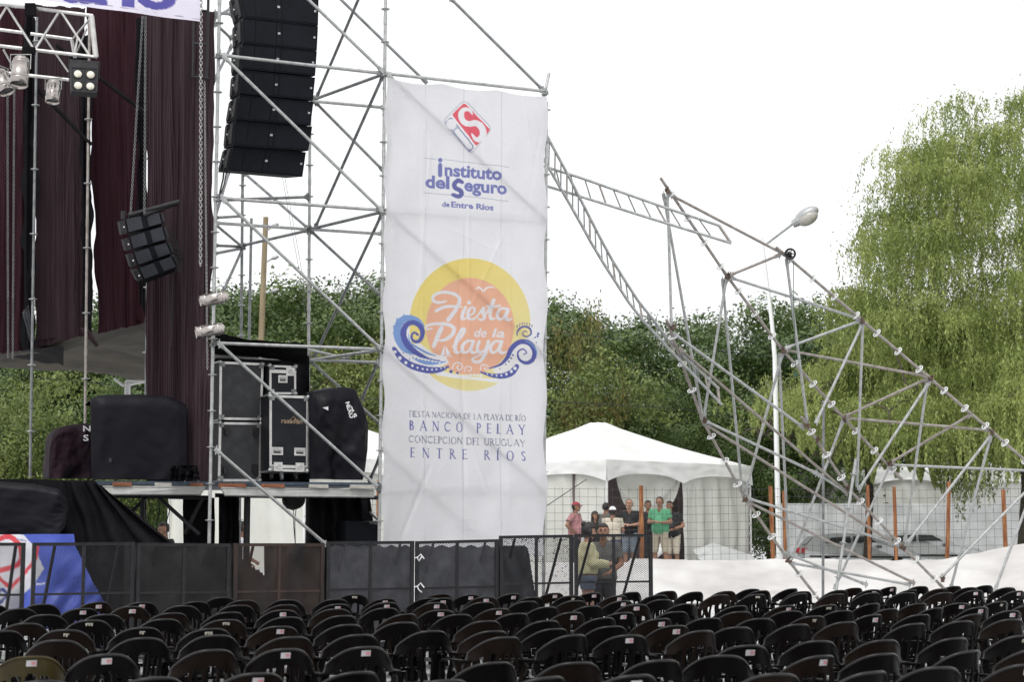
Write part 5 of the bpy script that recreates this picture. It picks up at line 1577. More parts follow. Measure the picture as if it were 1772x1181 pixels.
for k, y3 in enumerate(ROWS_Y):
    row_all = []
    for blk, y0 in enumerate(y3):            # three loosely set blocks
        shift = rc_.uniform(0, 1)
        row = []
        for i in range(-60, 60):
            p = Vector((0, y0, 0)) + ROW * ((i + shift) * STEP)
            bx_ = 0 if p.x < -.55 - .035 * (p.y - 9) else 2 if p.x > .95 + .085 * (p.y - 9) else 1
            if bx_ != blk: continue
            p = p + Vector((rc_.uniform(-.03, .03), rc_.uniform(-.13, .13), 0))
            yb = 22.0 + .44 * (p.x + 4.8)
            if p.y > yb - 1.05 or p.y < 8.6: continue
            x, y = proj(p.x, p.y, .84)
            if not (-35 < x < 1807 and y < 1192): continue
            row.append((x, p))
        row_all += row
    row_all.sort(key=lambda r: r[0]); cells.append(row_all)
cells = [c for c in cells if c]
cells.sort(key=lambda r: sum(p.y - .44 * p.x for _, p in r) / len(r))
n_ch = 0
proto = {}
for ri, row in enumerate(cells):
    for ci, (x, p) in enumerate(row):
        yaw = math.radians(22.3 + rc_.gauss(0, 5.5)) + math.radians(3)
        stk = rc_.random()
        sk_ = 0 if stk < .16 else 1 if stk < .26 else 2 if stk < .34 else 3 if stk < .40 else None
        lab = 'black plastic armchair, %s from the left in the %s row from the camera, %s' % (
            ordinal(ci + 1), ordinal(ri + 1), 'bare back' if sk_ is None else 'white sticker' if sk_ < 2 else 'torn sticker')
        e = bpy.data.objects.new('plastic_chair', None); e.empty_display_size = .1
        C.objects.link(e); e.location = p; e.rotation_euler = (rc_.gauss(0, .016), rc_.gauss(0, .016), yaw)
        tag(e, lab, 'chair', 'black plastic chairs set out in rows')
        for nm, me, _ in CH_PARTS:
            o = bpy.data.objects.new(nm, me); C.objects.link(o); o.parent = e
            if nm == 'backrest' and sk_ is not None:
                s = bpy.data.objects.new('sticker', CH_ST[sk_]); C.objects.link(s); s.parent = o
        n_ch += 1
print('CHAIRS', n_ch, 'rows', len(cells))
# litter and puddle-bright sheets lying on a few seats
# ---------------------------------------------------------------- tents
def tent(cx, cy, half, zg, ze, za, label, walls=True, door=None, rot=0., arch=True):
    """square marquee seen on its corner: corners at near, right, far, left"""
    c = [Vector((cx + half * math.sin(a + rot), cy - half * math.cos(a + rot), ze)) for a in (0, PI / 2, PI, 3 * PI / 2)]
    root = empty('marquee_tent', (cx, cy, zg), label, 'tent')
    ap = Vector((cx, cy, za))
    r = MB()
    for k in range(4):
        a, b = c[k], c[(k + 1) % 4]
        def fn(u, v):
            e = a.lerp(b, u)
            p = e.lerp(ap, v)
            sag = -.30 * math.sin(PI * v) * (1 - .55 * abs(2 * u - 1)) * (1 - v * .3)
            h = .05 * math.exp(-((v - .93) / .03) ** 2) - .07 * max(0, (v - .95) / .05)
            return p + Vector((0, 0, h + sag * .55 + .02 * fbm(u * 5, v * 3, k) * (1 - v)))
        r.grid(24, 20, fn)
    r.build('roof', M['tent'], root)
    va = MB()
    for k in range(4):
        a, b = c[k] + (c[k] - Vector((cx, cy, ze))) * .012, c[(k + 1) % 4] + (c[(k + 1) % 4] - Vector((cx, cy, ze))) * .012
        n = (b - a).cross(Vector((0, 0, 1))).normalized()
        m_ = 2
        def fn(u, v):
            s = (u * m_) % 1 if u < 1 else 1.0
            d = .34 + .22 * abs(2 * s - 1) ** 2.6
            return a.lerp(b, u) + Vector((0, 0, -d * v + .01)) + n * (.03 * fbm(u * 12, v * 3, k) + .03 * v)
        va.grid(72, 6, fn)
    va.build('valance', M['tent'], root)
    for k in range(4):
        p = c[k]
        MB().tube(Vector((p.x, p.y, zg)), p, .03, n=8).build('pole', M['white'], root)
    if walls:
        for k in range(4):
            a, b = c[k], c[(k + 1) % 4]
            n = (b - a).cross(Vector((0, 0, 1))).normalized()
            u0, u1 = (0., 1.)
            if door and k == door[0]: u0 = door[1]
            def fn(u, v):
                uu = u0 + (1 - u0) * u
                p = a.lerp(b, uu); p = Vector((p.x, p.y, ze + (zg - ze) * v))
                return p + n * (.05 * fbm(uu * 9, v * 1.2, k + 3) + .05 * math.sin(uu * 60 + fbm(uu * 4, v) * 3) * (.4 + .6 * v) - .06)
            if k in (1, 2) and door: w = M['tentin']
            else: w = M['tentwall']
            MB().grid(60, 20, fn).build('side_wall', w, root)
    return root, c
t1, tc1 = tent(149 / FPX * 48.3, 48.3, 4.24, .68, 3.48, 4.74, 'white peaked marquee tent with an open lined doorway, people in front', door=(0, .52))
# doorway dressing of the first tent: inner curtain, swags and a dark gap
a, b = tc1[0], tc1[1]
def onw(u, z, off): 
    n = (b - a).cross(Vector((0, 0, 1))).normalized()
    p = a.lerp(b, u); return Vector((p.x, p.y, z)) + n * off
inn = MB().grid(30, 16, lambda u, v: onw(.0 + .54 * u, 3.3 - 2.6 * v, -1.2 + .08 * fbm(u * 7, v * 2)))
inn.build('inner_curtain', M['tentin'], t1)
sw = MB()
def swag(u, v):
    bot = 2.15 - .95 * math.sin(PI * min(1, max(0, (u - .0)))) ** .8 * 1
    zt = 3.3
    return onw(.09 + .43 * u, zt + (max(1.75, 3.05 - 1.25 * math.sin(PI * u) ** .7) - zt) * v, -.18 + .07 * fbm(u * 6, v * 4, 2) + .06 * math.sin(v * 9 + u * 5))
sw.grid(40, 16, swag)
sw.build('swag', M['tentwall'], t1)
kn = MB().path([onw(.36 + .06 * math.sin(k * .5), 1.9 - .12 * k, -.1 + .03 * math.sin(k)) for k in range(9)], [.05, .10, .13, .12, .15, .12, .13, .09, .05], 8)
kn.build('tied_fabric', M['tent'], t1)
# left front wall of tent one stops short of the corner, with a guy rope
gr = MB().tube(P(1015, 830, 43.9), P(940, 880, 43.0), .012, n=5)
gr.build('guy_rope', M['wire'], t1)
fl = MB().grid(20, 12, lambda u, v: onw(.55 + .42 * u, 1.35 - .6 * v - .25 * (1 - v) * abs(u - .35) * 2, .12 + .35 * v + .05 * fbm(u * 5, v * 4)))
fl.build('wall_skirt', M['farwall'], t1)
for k in range(9):
    MB().ball(onw(.98, 3.15 - .26 * k, .06), .035, nu=8, nv=6).build('wall_ring', M['lampgrey'], t1)
t2, _ = tent((560 - 886) / FPX * 48.3, 48.3, 4.3, .68, 3.55, 4.95, 'white marquee tent half hidden behind the stage deck and the tall banner')
t3, _ = tent((1583 - 886) / FPX * 62, 62, 4.24, .33, 3.75, 4.95, 'white marquee tent at the right, partly behind the willow')

# ---------------------------------------------------------------- wire fence, orange posts, white tarpaulin
FY = 38.0
fence = empty('wire_fence', P(1350, 990, FY), 'wire grid fence on rusty orange posts behind the white tarpaulin', 'fence')
fx0, fx1 = (560 - 886) / FPX * FY, (1830 - 886) / FPX * FY
zt, zb = P(1350, 848, FY).z, .25
w = MB(); r_ = .0034
x = fx0; k = 0
while x < fx1:
    w.tube(Vector((x, FY, zb)), Vector((x + .01 * math.sin(k), FY, zt + (.05 if k % 1 == 0 else 0))), r_, n=4, caps=False); x += .182; k += 1
z = zt
while z > zb:
    n = 14
    for i in range(n):
        xa, xb = fx0 + (fx1 - fx0) * i / n, fx0 + (fx1 - fx0) * (i + 1) / n
        w.tube(Vector((xa, FY, z + .02 * math.sin(xa * 1.3))), Vector((xb, FY, z + .02 * math.sin(xb * 1.3))), r_, n=4, caps=False)
    z -= .176
w.build('wire_grid', M['wire'], fence)
for px, top, tilt, wd in ((655, 832, 0, .10), (1109, 841, .0, .105), (1333, 842, .03, .10), (1356, 850, .0, .085), (1501, 840, 0, .08), (1547, 843, 0, .085), (1642, 834, -.12, .09), (1736, 848, .0, .10)):
    a = P(px, top, FY - .1); bt_ = Vector((a.x + tilt, a.y, .55))
    p = MB().path([bt_, bt_.lerp(a, .4) + Vector((.01, 0, 0)), a], [wd / 2 * 1.05, wd / 2, wd / 2 * .95], 7)
    p.build('post', M['post'], fence)
tp = MB()
TY = 36.4
def tarp_fn(u, v):
    px = 850 + 1000 * u
    top = 969 + 1.5 * math.sin(u * 20) + (0 if px < 1620 else -27 * ((px - 1620) / 150) ** 1.3)
    if px < 1090: top = 974
    a = P(px, top, TY); bb2 = Vector((a.x * .98, TY - 2.3, .03 + gz(0, TY - 2.3)))
    p = a.lerp(bb2, v)
    return p + Vector((0, .13 * fbm(u * 14, v * 2.2, 4) + .07 * math.sin(v * 9 + u * 26) + .05 * math.sin(v * 16 - u * 40 + 2 * fbm(u * 8, v)) - .12 * math.sin(PI * v) - .22 * (1 - math.exp(-v * 8)) * 0 + .06 * math.sin(u * 61 + 3 * fbm(u * 9, v)) * v, .02 * fbm(u * 30, v)))
tp.grid(220, 26, tarp_fn)
thing(tp, 'tarpaulin', M['tarp'], 'long white tarpaulin sheet slung along the foot of the wire fence', 'tarpaulin')
fwl = MB()
def far_wall(u, v):
    px = 1345 + 560 * u
    a = P(px, 872 - 22 * (px > 1700) * (px - 1700) / 150, 57.5); g0 = Vector((a.x, 57.5, .33))
    return a.lerp(g0, v) + Vector((0, .08 * fbm(u * 18, v * 2) + .05 * math.sin(u * 150), 0))
fwl.grid(200, 16, far_wall)
thing(fwl, 'tarpaulin_wall', M['farwall'], 'grey white tarpaulin wall beyond the parked cars at the right', 'tarpaulin wall')

# ---------------------------------------------------------------- parked cars
def car(px0, px1, Y, z0, facing, label, estate=False):
    L = (px1 - px0) / FPX * Y
    s = L / 4.3
    x0 = (px0 - 886) / FPX * Y
    root = empty('parked_car', (x0 + L / 2, Y + .8, z0), label, 'car', 'cars parked beyond the wire fence')
    prof = [(0, .45), (.02, .75), (.10, .92), (.42, .98), (.95, 1.40), (1.35, 1.47), (2.3, 1.46), (2.75, 1.30), (3.2, 1.0), (4.0, .86), (4.25, .72), (4.3, .42), (4.15, .28), (.12, .28)]
    if estate: prof = [(0, .45), (.03, .85), (.10, 1.05), (.42, 1.40), (.8, 1.47), (1.35, 1.50), (2.3, 1.47), (2.75, 1.30), (3.2, 1.02), (4.0, .86), (4.25, .72), (4.3, .42), (4.15, .28), (.12, .28)]
    if facing < 0: prof = [(4.3 - x, z) for x, z in prof]
    W2 = 1.7 * s
    n = len(prof)
    def pt(x, z, w):
        ins = .16 * max(0, (z - .9)) / .55
        return Vector((x0 + x * s, Y + (w * (1 - 0) * W2 if w else 0) + (ins if w == 0 else -ins), z0 + z * s))
    b = MB()
    vs = [pt(x, z, 0) for x, z in prof] + [pt(x, z, 1) for x, z in prof]
    b.add(vs, [tuple(range(n)), tuple(range(2 * n - 1, n - 1, -1))], False)
    b.add(vs, [(i, n + i, n + (i + 1) % n, (i + 1) % n) for i in range(n)], True)
    b.build('body', M['carsilver'], root)
    def X(x): return x if facing > 0 else 4.3 - x
    def side_poly(mb, pts, off):
        f = [pt(X(x), z, 0) + Vector((0, -off, 0)) for x, z in pts]
        g_ = [p + Vector((0, off * .8, 0)) for p in f]
        m_ = len(f)
        mb.add(f + g_, [tuple(range(m_)) if facing < 0 else tuple(reversed(range(m_)))] + [(i, (i + 1) % m_, m_ + (i + 1) % m_, m_ + i) for i in range(m_)])
    for pts in ([(.80, 1.14), (1.05, 1.34), (1.75, 1.38), (1.75, 1.14)], [(1.83, 1.14), (1.83, 1.38), (2.35, 1.37), (2.72, 1.16)]):
        wq = MB(); side_poly(wq, pts, .012); wq.build('window', M['carglass'], root)
    # rear and front screens
    for xa, za, xb, zb2, w_, gl in (((.42 if not estate else .12), 1.0 if not estate else 1.08, (.93 if not estate else .42), 1.36, .1, 'window'), (3.12, 1.05, 2.72, 1.30, .1, 'windscreen')):
        g_ = MB()
        pa, pb = pt(X(xa), za, 0), pt(X(xb), zb2, 0); pc, pd = pt(X(xb), zb2, 1), pt(X(xa), za, 1)
        up = Vector((0, 0, .02)) + Vector((.02 * (-1 if X(xa) < 2.15 else 1), 0, 0))
        g_.add([q_ + up + Vector((0, o_, 0)) for q_, o_ in ((pa, .1), (pb, .1), (pc, -.1), (pd, -.1))], [(0, 1, 2, 3)])
        g_.build(gl, M['carglass'], root)
    for x in (.85, 3.45):
        for yy in (Y - .01, Y + W2 - .17):
            wl_ = MB().lathe((x0 + X(x) * s, yy, z0 + .31 * s), (0, 1, 0), [(0, .20 * s), (0, .31 * s), (.18, .31 * s), (.18, 0)], 20, False)
            o = wl_.build('wheel', M['tyre'], root)
            hb_ = MB().lathe((x0 + X(x) * s, yy - .012, z0 + .31 * s), (0, 1, 0), [(0, .0), (0, .19 * s), (.03, .2 * s)], 14, False); hb_.build('rim', M['alu'], o)
    for yy in (Y + .05, Y + W2 - .3):
        t = MB().box((x0 + X(.06) * s, yy + .12, z0 + .86 * s), (.16, .3, .16)); t.build('tail_light', M['redlamp'], root)
        t = MB().box((x0 + X(4.18) * s, yy + .12, z0 + .68 * s), (.18, .3, .12)); t.build('headlight', M['lampglass'], root)
    tr = MB(); side_poly(tr, [(.2, .62), (.2, .68), (4.1, .64), (4.1, .58)], .02); tr.build('side_trim', M['tyre'], root)
    t = MB().box((x0 + X(2.75) * s, Y - .08, z0 + 1.0 * s), (.14, .14, .1)); t.build('mirror', M['carglass'], root)
    return root
car(1388, 1588, 53.5, .36, 1, 'silver hatchback parked beyond the fence, red tail lights at its left end', True)
car(1500, 1702, 55.3, .36, 1, 'silver saloon parked just behind and right of the hatchback')
car(1722, 1930, 54.0, .36, -1, 'silver car cut by the right border of the photo')

# ---------------------------------------------------------------- street lamp, wooden pole, wires
sl_ = empty('street_lamp', P(1348, 1000, 47), 'tall white street lamp with a grey head leaning over the fallen mast', 'street lamp')
sl_.location.z = gz(0, 47)
base = Vector((P(1349, 990, 47).x, 47, .68)); top = P(1318, 411, 47)
pp = MB().path([base, P(1346, 870, 47), P(1341, 620, 47), P(1336, 560, 47), P(1325, 470, 47), top], [.08, .075, .066, .058, .05, .042], 12)
pp.build('pole', M['polewhite'], sl_)
MB().tube(P(1324, 424, 47), P(1374, 386, 46.6), .035, n=8).build('arm', M['lampgrey'], sl_)
hd = MB()
ax = (P(1414, 364, 46.4) - P(1372, 388, 46.6)); L_ = ax.length; axn = ax.normalized()
hd.lathe(P(1371, 389, 46.6), axn, [(0, .0), (.01, .10), (.30, .16), (.34, .17), (.36, .0)], 10, False)
R = axn.to_track_quat('X', 'Z').to_matrix()
hd.ball(P(1396, 372, 46.5) , (.36, .2, .19), R, 20, 12)
h_ = hd.build('lamp_head', M['lampgrey'], sl_)
MB().ball(P(1398, 376, 46.45) + Vector((0, 0, -.03)), (.30, .18, .19), R, 18, 10).build('lamp_glass', M['lampglass'], h_)

up_ = empty('utility_pole', P(452, 990, 56), 'thick wooden utility pole behind the tower with small street lights', 'utility pole')
up_.location.z = .05
MB().path([Vector((P(449, 990, 56).x, 56, .05)), P(452, 590, 56), P(460, 376, 56)], [.10, .098, .085], 12).build('shaft', M['wood'], up_)
for (x0, y0, x1, y1) in ((459, 402, 476, 390), (458, 455, 476, 446), (456, 508, 476, 503)):
    t = MB().tube(P(x0, y0, 56), P(x1 - 3, y1 + 1, 55.8), .025, n=6)
    t.ball(P(x1, y1, 55.8), (.14, .09, .065), Matrix.Rotation(-.35, 3, 'Y'), 12, 8)
    t.build('lamp', M['lampgrey'], up_)
for i, (pts, lb) in enumerate((([(488, 303, 50), (505, 400, 50), (520, 480, 50), (534, 590, 50)], 'faint cable dropping behind the tower, left of the two'), ([(492, 303, 50), (510, 400, 50), (524, 480, 50), (538, 590, 50)], 'faint cable dropping behind the tower, right of the two'),
                               ([(-20, 645, 52), (120, 660, 52), (250, 672, 52), (600, 690, 52), (940, 694, 52), (1180, 708, 52), (1480, 760, 52)], 'long thin power line crossing behind the stage and the tents'),
                               ([(940, 572, 52), (1180, 600, 52), (1400, 625, 52), (1640, 640, 52)], 'thin power line crossing above the collapsed mast'))):
    m_ = MB().path([P(*p) for p in pts], .011 if i > 1 else .007, 5)
    thing(m_, 'overhead_cable', M['cable' if i > 1 else 'wire'], lb, 'cable')

# ---------------------------------------------------------------- trees
def leaf_cloud(clumps, n, size, rs, droop=.3, asp=.55):
    """leaf-sized faces filling the clumps; clumps: (centre, radii)"""
    vol = np.array([c[1][0] * c[1][1] * c[1][2] for c in clumps]) ** .8; vol = vol / vol.sum()
    cnt = rs.multinomial(n, vol)
    allp, alln = [], []
    for (c, r), k in zip(clumps, cnt):
        if k == 0: continue
        d = rs.normal(size=(k, 3)); d /= np.linalg.norm(d, axis=1)[:, None]
        rad = rs.uniform(0, 1, k) ** .45
        rad = rad * (1 + .28 * np.sin(d[:, 0] * 7 + d[:, 2] * 5 + c[0] * 3))
        allp.append(np.array(c) + d * rad[:, None] * np.array(r)); alln.append(d)
    p = np.concatenate(allp); nn_ = np.concatenate(alln) + rs.normal(size=p.shape) * .32
    tt_ = rs.normal(size=p.shape); ax_ = np.cross(nn_, tt_)
    return leaf_quads(p, ax_, rs.uniform(.55, 1.35, len(p)) * size, asp, rs, nn_)

def leaf_quads(p, axis, s, asp, rs, nrm=None):
    n = len(p)
    a = axis / np.linalg.norm(axis, axis=1)[:, None]
    t = rs.normal(size=(n, 3)) if nrm is None else nrm
    b = np.cross(a, t); b /= np.linalg.norm(b, axis=1)[:, None] + 1e-9
    a = a * s[:, None] * .5; b = b * (s * asp)[:, None] * .5
    v = np.empty((n, 4, 3))
    v[:, 0] = p - a; v[:, 1] = p + b; v[:, 2] = p + a; v[:, 3] = p - b
    return v.reshape(-1, 3)

def quads_mesh(name, v, m):
    me = bpy.data.meshes.new(name)
    n = len(v) // 4
    me.vertices.add(len(v)); me.vertices.foreach_set('co', v.astype(np.float32).ravel())
    me.loops.add(len(v)); me.loops.foreach_set('vertex_index', np.arange(len(v), dtype=np.int32))
    me.polygons.add(n)
    me.polygons.foreach_set('loop_start', np.arange(0, n * 4, 4, dtype=np.int32))
    me.polygons.foreach_set('loop_total', np.full(n, 4, dtype=np.int32))
    me.update(calc_edges=True)
    me.materials.append(m)
    return me

def limbs(mb, p, d, r, L, depth, tips, rs):
    q = p + d * L
    mid = p.lerp(q, .5) + Vector(rs.normal(size=3) * L * .06)
    mb.path([p, mid, q], [r, r * .85, r * .7], 7)
    tips.append(q)
    if depth == 0: return
    for k in range(3 if depth > 1 else 3):
        nd = (d + Vector(rs.normal(size=3)) * .55 + Vector((0, 0, .12))).normalized()
        limbs(mb, q, nd, r * .62, L * rs.uniform(.6, .85), depth - 1, tips, rs)

def make_tree_meshes(seed, H, Rr, n, leaf, matn, low=.12):
    rs = np.random.RandomState(seed)
    t = MB(); tips = []
    limbs(t, Vector((0, 0, 0)), Vector((0, 0, 1)), H * .022, H * .26, 3, tips, rs)
    trunk = t.mesh('trunk', M['bark'])
    cl = []
    for q in tips: cl.append(((q.x * 1.25, q.y * 1.25, q.z), (Rr * .24, Rr * .24, Rr * .2)))
    for k in range(46):
        a = rs.uniform(0, 2 * PI); zz_ = rs.uniform(low, 1.0)
        rr = Rr * math.sqrt(max(.04, 1 - ((zz_ - .52) / .52) ** 2)) * rs.uniform(.35, .95)
        s = rs.uniform(.13, .30) * Rr
        cl.append(((rr * math.cos(a), rr * math.sin(a), zz_ * H), (s * 1.25, s * 1.25, s * .8)))
    v = leaf_cloud(cl, n, leaf, rs)
    return trunk, quads_mesh('crown', v, matn)
TV = [make_tree_meshes(21, 9.5, 4.6, 80000, .15, M['leafdark']), make_tree_meshes(22, 9.0, 4.2, 75000, .14, M['leafmid']),
      make_tree_meshes(23, 8.8, 4.8, 80000, .155, M['leafdark']), make_tree_meshes(24, 7.5, 4.0, 60000, .12, M['leafmid']),
      make_tree_meshes(25, 4.6, 3.0, 34000, .10, M['leafyellow'], .0), make_tree_meshes(26, 4.0, 2.4, 11000, .10, M['leafrust'], .0)]
def ytop(px):   # the skyline of the photograph
    xs_ = [-100, 0, 300, 400, 480, 560, 620, 700, 940, 1000, 1060, 1130, 1200, 1290, 1360, 1440, 1550, 1700, 1850]
    ys_ = [600, 560, 540, 530, 495, 478, 485, 520, 525, 520, 548, 590, 555, 560, 525, 515, 560, 600, 620]
    return float(np.interp(px, xs_, ys_))
rt = random.Random(4)
trees = []
for row_, (Y, off, step) in enumerate(((66, 12, 150), (76, 0, 135))):
    px = -110 + row_ * 70
    while px < 1880:
        trees.append((px + rt.uniform(-25, 25), Y + rt.uniform(-3, 3), off + rt.uniform(-6, 22), row_)); px += step + rt.uniform(-15, 15)
trees.sort()
place_w = {}
for i, (px, Y, off, row_) in enumerate(trees):
    v = [0, 2, 1, 3][(i * 7 + row_) % 4]
    H0 = [9.5, 9.0, 8.8, 7.5][v]
    z1 = P(px, ytop(px) + off - 18, Y).z
    s = (z1 - .1) / (H0 * 1.06)
    root = empty('broadleaf_tree', ((px - 886) / FPX * Y, Y, .33), '%s green broadleaf tree in the %s row of the wood, %s from the left' % ('deep' if v in (0, 2) else 'mid', ('near', 'far')[row_], ordinal(1 + sum(1 for t in trees[:i] if t[3] == row_))),
                 'tree', 'trees of the wood behind the tents', rt.uniform(0, 6))
    for nm, me in zip(('trunk', 'crown'), TV[v]):
        o = bpy.data.objects.new(nm, me); C.objects.link(o); o.parent = root; 
    root.scale = (s * 1.05, s * 1.05, s)
def bush(px, Y, topy, v, H0, label, grp, wide=1.):
    z1 = P(px, topy, Y).z; s = (z1 - gz(0, Y)) / H0
    root = empty('shrub', ((px - 886) / FPX * Y, Y, gz(0, Y)), label, 'shrub', grp, rt.uniform(0, 6))
    for nm, me in zip(('stem', 'foliage'), TV[v]):
        o = bpy.data.objects.new(nm, me); C.objects.link(o); o.parent = root
    root.scale = (s * wide, s * wide, s)
bush(1000, 58, 628, 4, 4.7, 'yellow green bushy tree just right of the tall banner', 'lower growth before the wood', .85)
bush(600, 58, 622, 4, 4.7, 'yellow green bushy tree just left of the tall banner', 'lower growth before the wood', .8)
bush(110, 54, 655, 4, 4.7, 'yellow green leafy tree seen left of the second stage post', 'lower growth before the wood', .9)
bush(208, 55, 668, 3, 7.6, 'mid green leafy tree seen beneath the khaki canopy', 'lower growth before the wood', .55)
bush(10, 56, 660, 3, 7.6, 'mid green leafy tree at the left border under the black canopy', 'lower growth before the wood', .6)
bush(1015, 60, 545, 5, 4.1, 'brown tinged bushy tree above the white marquee', 'lower growth before the wood', .35)
bush(625, 61, 600, 5, 4.1, 'brown tinged bushy tree behind the tower diagonals', 'lower growth before the wood', .5)
for px, ty in ((330, 700), (700, 700), (820, 700), (1200, 690), (1330, 700), (1440, 700), (-60, 690), (480, 660), (1100, 670)):
    bush(px, 62, ty, 3, 7.6, 'green undergrowth at the foot of the wood, %s' % {330: 'behind the long drape', 700: 'behind the left part of the tall banner', 820: 'behind the middle of the tall banner', 1200: 'right of the marquee roof', 1330: 'beside the street lamp pole', 1440: 'left of the willow', -60: 'beyond the left border', 480: 'behind the tall flight case', 1100: 'above the marquee peak'}[px], 'lower growth before the wood', .8)

# ---------------------------------------------------------------- the weeping willow
def willow(px, Y, label, seed, H, R_, nst, name='willow_tree', skip=None, tk=1.):
    rs = np.random.RandomState(seed)
    gx = (px - 886) / FPX * Y
    g0 = gz(gx, Y)
    root = empty(name, (gx, Y, g0), label, 'willow')
    t = MB(); tips = []
    t.path([Vector((0, 0, -.1)), Vector((.15, 0, 2.2)), Vector((.0, .1, 3.8))], [.42 * tk, .34 * tk, .28 * tk], 12)
    heads = []
    for k in range(17):
        a = 2 * PI * k / 17 + rs.uniform(-.25, .25)
        el = rs.uniform(.35, 1.25)
        L = H * rs.uniform(.40, .62)
        d = Vector((math.cos(a) * math.cos(el), math.sin(a) * math.cos(el), math.sin(el)))
        p0 = Vector((0, .1, 3.0 + rs.uniform(0, .9)))
        pts = [p0]; cur = d.copy()
        for j in range(7):
            cur = (cur + Vector((math.cos(a) * .16, math.sin(a) * .16, -.13 * j * .5)) + Vector(rs.normal(size=3)) * .08).normalized()
            pts.append(pts[-1] + cur * L / 7)
        t.path(pts, [(.16 * (1 - j / 8.5) + .012) * tk for j in range(8)], 7)
        for j in range(2, 8):
            for q_ in range(3):
                e = pts[j] + Vector(rs.normal(size=3)) * .55
                t.path([pts[j], (pts[j] + e) / 2 + Vector((0, 0, .12)), e], [.035, .022, .01], 5)
                heads.append(e)
            heads.append(pts[j])
    me = t.mesh('trunk', M['bark'])
    o = bpy.data.objects.new('trunk', me); C.objects.link(o); o.parent = root
    # tufts: each a small dome from which strands hang; they make a broken, layered crown
    tufts = []
    for h in heads:
        tufts.append((np.array(tuple(h)), rs.uniform(.35, .7)))
    for k in range(nst // 34):
        a = rs.uniform(0, 2 * PI); rr = R_ * rs.uniform(0, 1) ** .5
        f = max(0, 1 - (rr / (R_ * 1.04)) ** 2.6) ** .5
        ztop = 2.6 + (H - 2.6) * f * (1 + .05 * math.sin(a * 3 + seed) + .03 * math.sin(a * 7))
        zz_ = ztop * (1 if rs.uniform() < .3 else rs.uniform(.5, 1)) - rs.uniform(0, .5)
        tufts.append((np.array([rr * math.cos(a), rr * math.sin(a), max(2.4, zz_)]), rs.uniform(.4, .95)))
    P_, A_2, S_ = [], [], []
    per = max(8, nst // len(tufts) + 1)
    for c, tr_ in tufts:
        long_ = rs.uniform(.6, 1.5)
        for q_ in range(int(per * rs.uniform(.5, 1.5))):
            a = rs.uniform(0, 2 * PI); rr = tr_ * rs.uniform(0, 1) ** .6
            h = c + np.array([rr * math.cos(a), rr * math.sin(a), .35 * tr_ * (1 - (rr / tr_) ** 2)]) + rs.normal(size=3) * .05
            Ls = min(h[2] - rs.uniform(.5, 2.3), long_ * rs.uniform(.35, 1.7))
            if Ls < .25: Ls = .3
            n = int(Ls / .040)
            tt = np.arange(n) * .040
            ox, oy = math.cos(a), math.sin(a)
            arch = .22 * (1 - np.exp(-tt * 4))
            sw = rs.normal(size=2) * .06
            x = h[0] + ox * arch + sw[0] * tt + .02 * np.sin(tt * 5 + q_)
            y = h[1] + oy * arch + sw[1] * tt + .02 * np.cos(tt * 4 + q_)
            z = h[2] - tt + .10 * np.sin(np.minimum(tt, .5) * PI)
            P_.append(np.stack([x, y, z], axis=1) + rs.normal(size=(n, 3)) * .03)
            A_2.append(np.stack([rs.normal(size=n) * .45, rs.normal(size=n) * .45, -np.ones(n)], axis=1)); S_.append(rs.uniform(.08, .15, n))
        nf = int(per * 11)
        pf = c + rs.normal(size=(nf, 3)) * np.array([tr_ * .55, tr_ * .55, tr_ * .25])
        P_.append(pf); A_2.append(rs.normal(size=(nf, 3)) + np.array([0, 0, -.4])); S_.append(rs.uniform(.06, .13, nf))
        # a sprig standing off the outline
        if rs.uniform() < .25:
            m_ = 26; d_ = rs.normal(size=3); d_[2] = abs(d_[2]); d_ /= np.linalg.norm(d_)
            P_.append(c + d_ * np.linspace(.1, rs.uniform(.6, 1.2), m_)[:, None] + rs.normal(size=(m_, 3)) * .05); A_2.append(rs.normal(size=(m_, 3))); S_.append(rs.uniform(.06, .12, m_))
    P_ = np.concatenate(P_); A_2 = np.concatenate(A_2); S_ = np.concatenate(S_)
    if skip is not None:
        kk = skip(P_[:, 0] + gx, P_[:, 1] + Y, P_[:, 2] + g0); P_, A_2, S_ = P_[kk], A_2[kk], S_[kk]
    v = leaf_quads(P_, A_2, S_, .30, rs)
    o = bpy.data.objects.new('crown', quads_mesh('crown', v, M['willow'])); C.objects.link(o); o.parent = root
    print('willow leaves', len(P_))
    return root
def fringe(x, y, z):
    px, py = proj(x, y, z)
    f = np.interp(px, [1350, 1380, 1440, 1500, 1560, 1600, 1640, 1680, 1705, 1730, 1800, 1900], [740, 770, 800, 818, 805, 822, 860, 945, 930, 850, 815, 830])
    return py < f + 22 * np.sin(px * .23) * np.sin(px * .071 + 1)
willow(1778, 46, 'big weeping willow with long hanging yellow green branches at the right', 5, 12.5, 4.9, 12500, skip=fringe)
willow(1495, 51, 'smaller weeping willow hanging behind the collapsed mast', 8, 6.2, 2.2, 2300, skip=fringe, tk=.3)
# ---------------------------------------------------------------- people
def cap(mb, a, b, ra, rb, n=12):
    a, b = Vector(a), Vector(b)
    mb.tube(a, b, ra, rb, n); mb.ball(a, ra, nu=n, nv=8); mb.ball(b, rb, nu=n, nv=8)

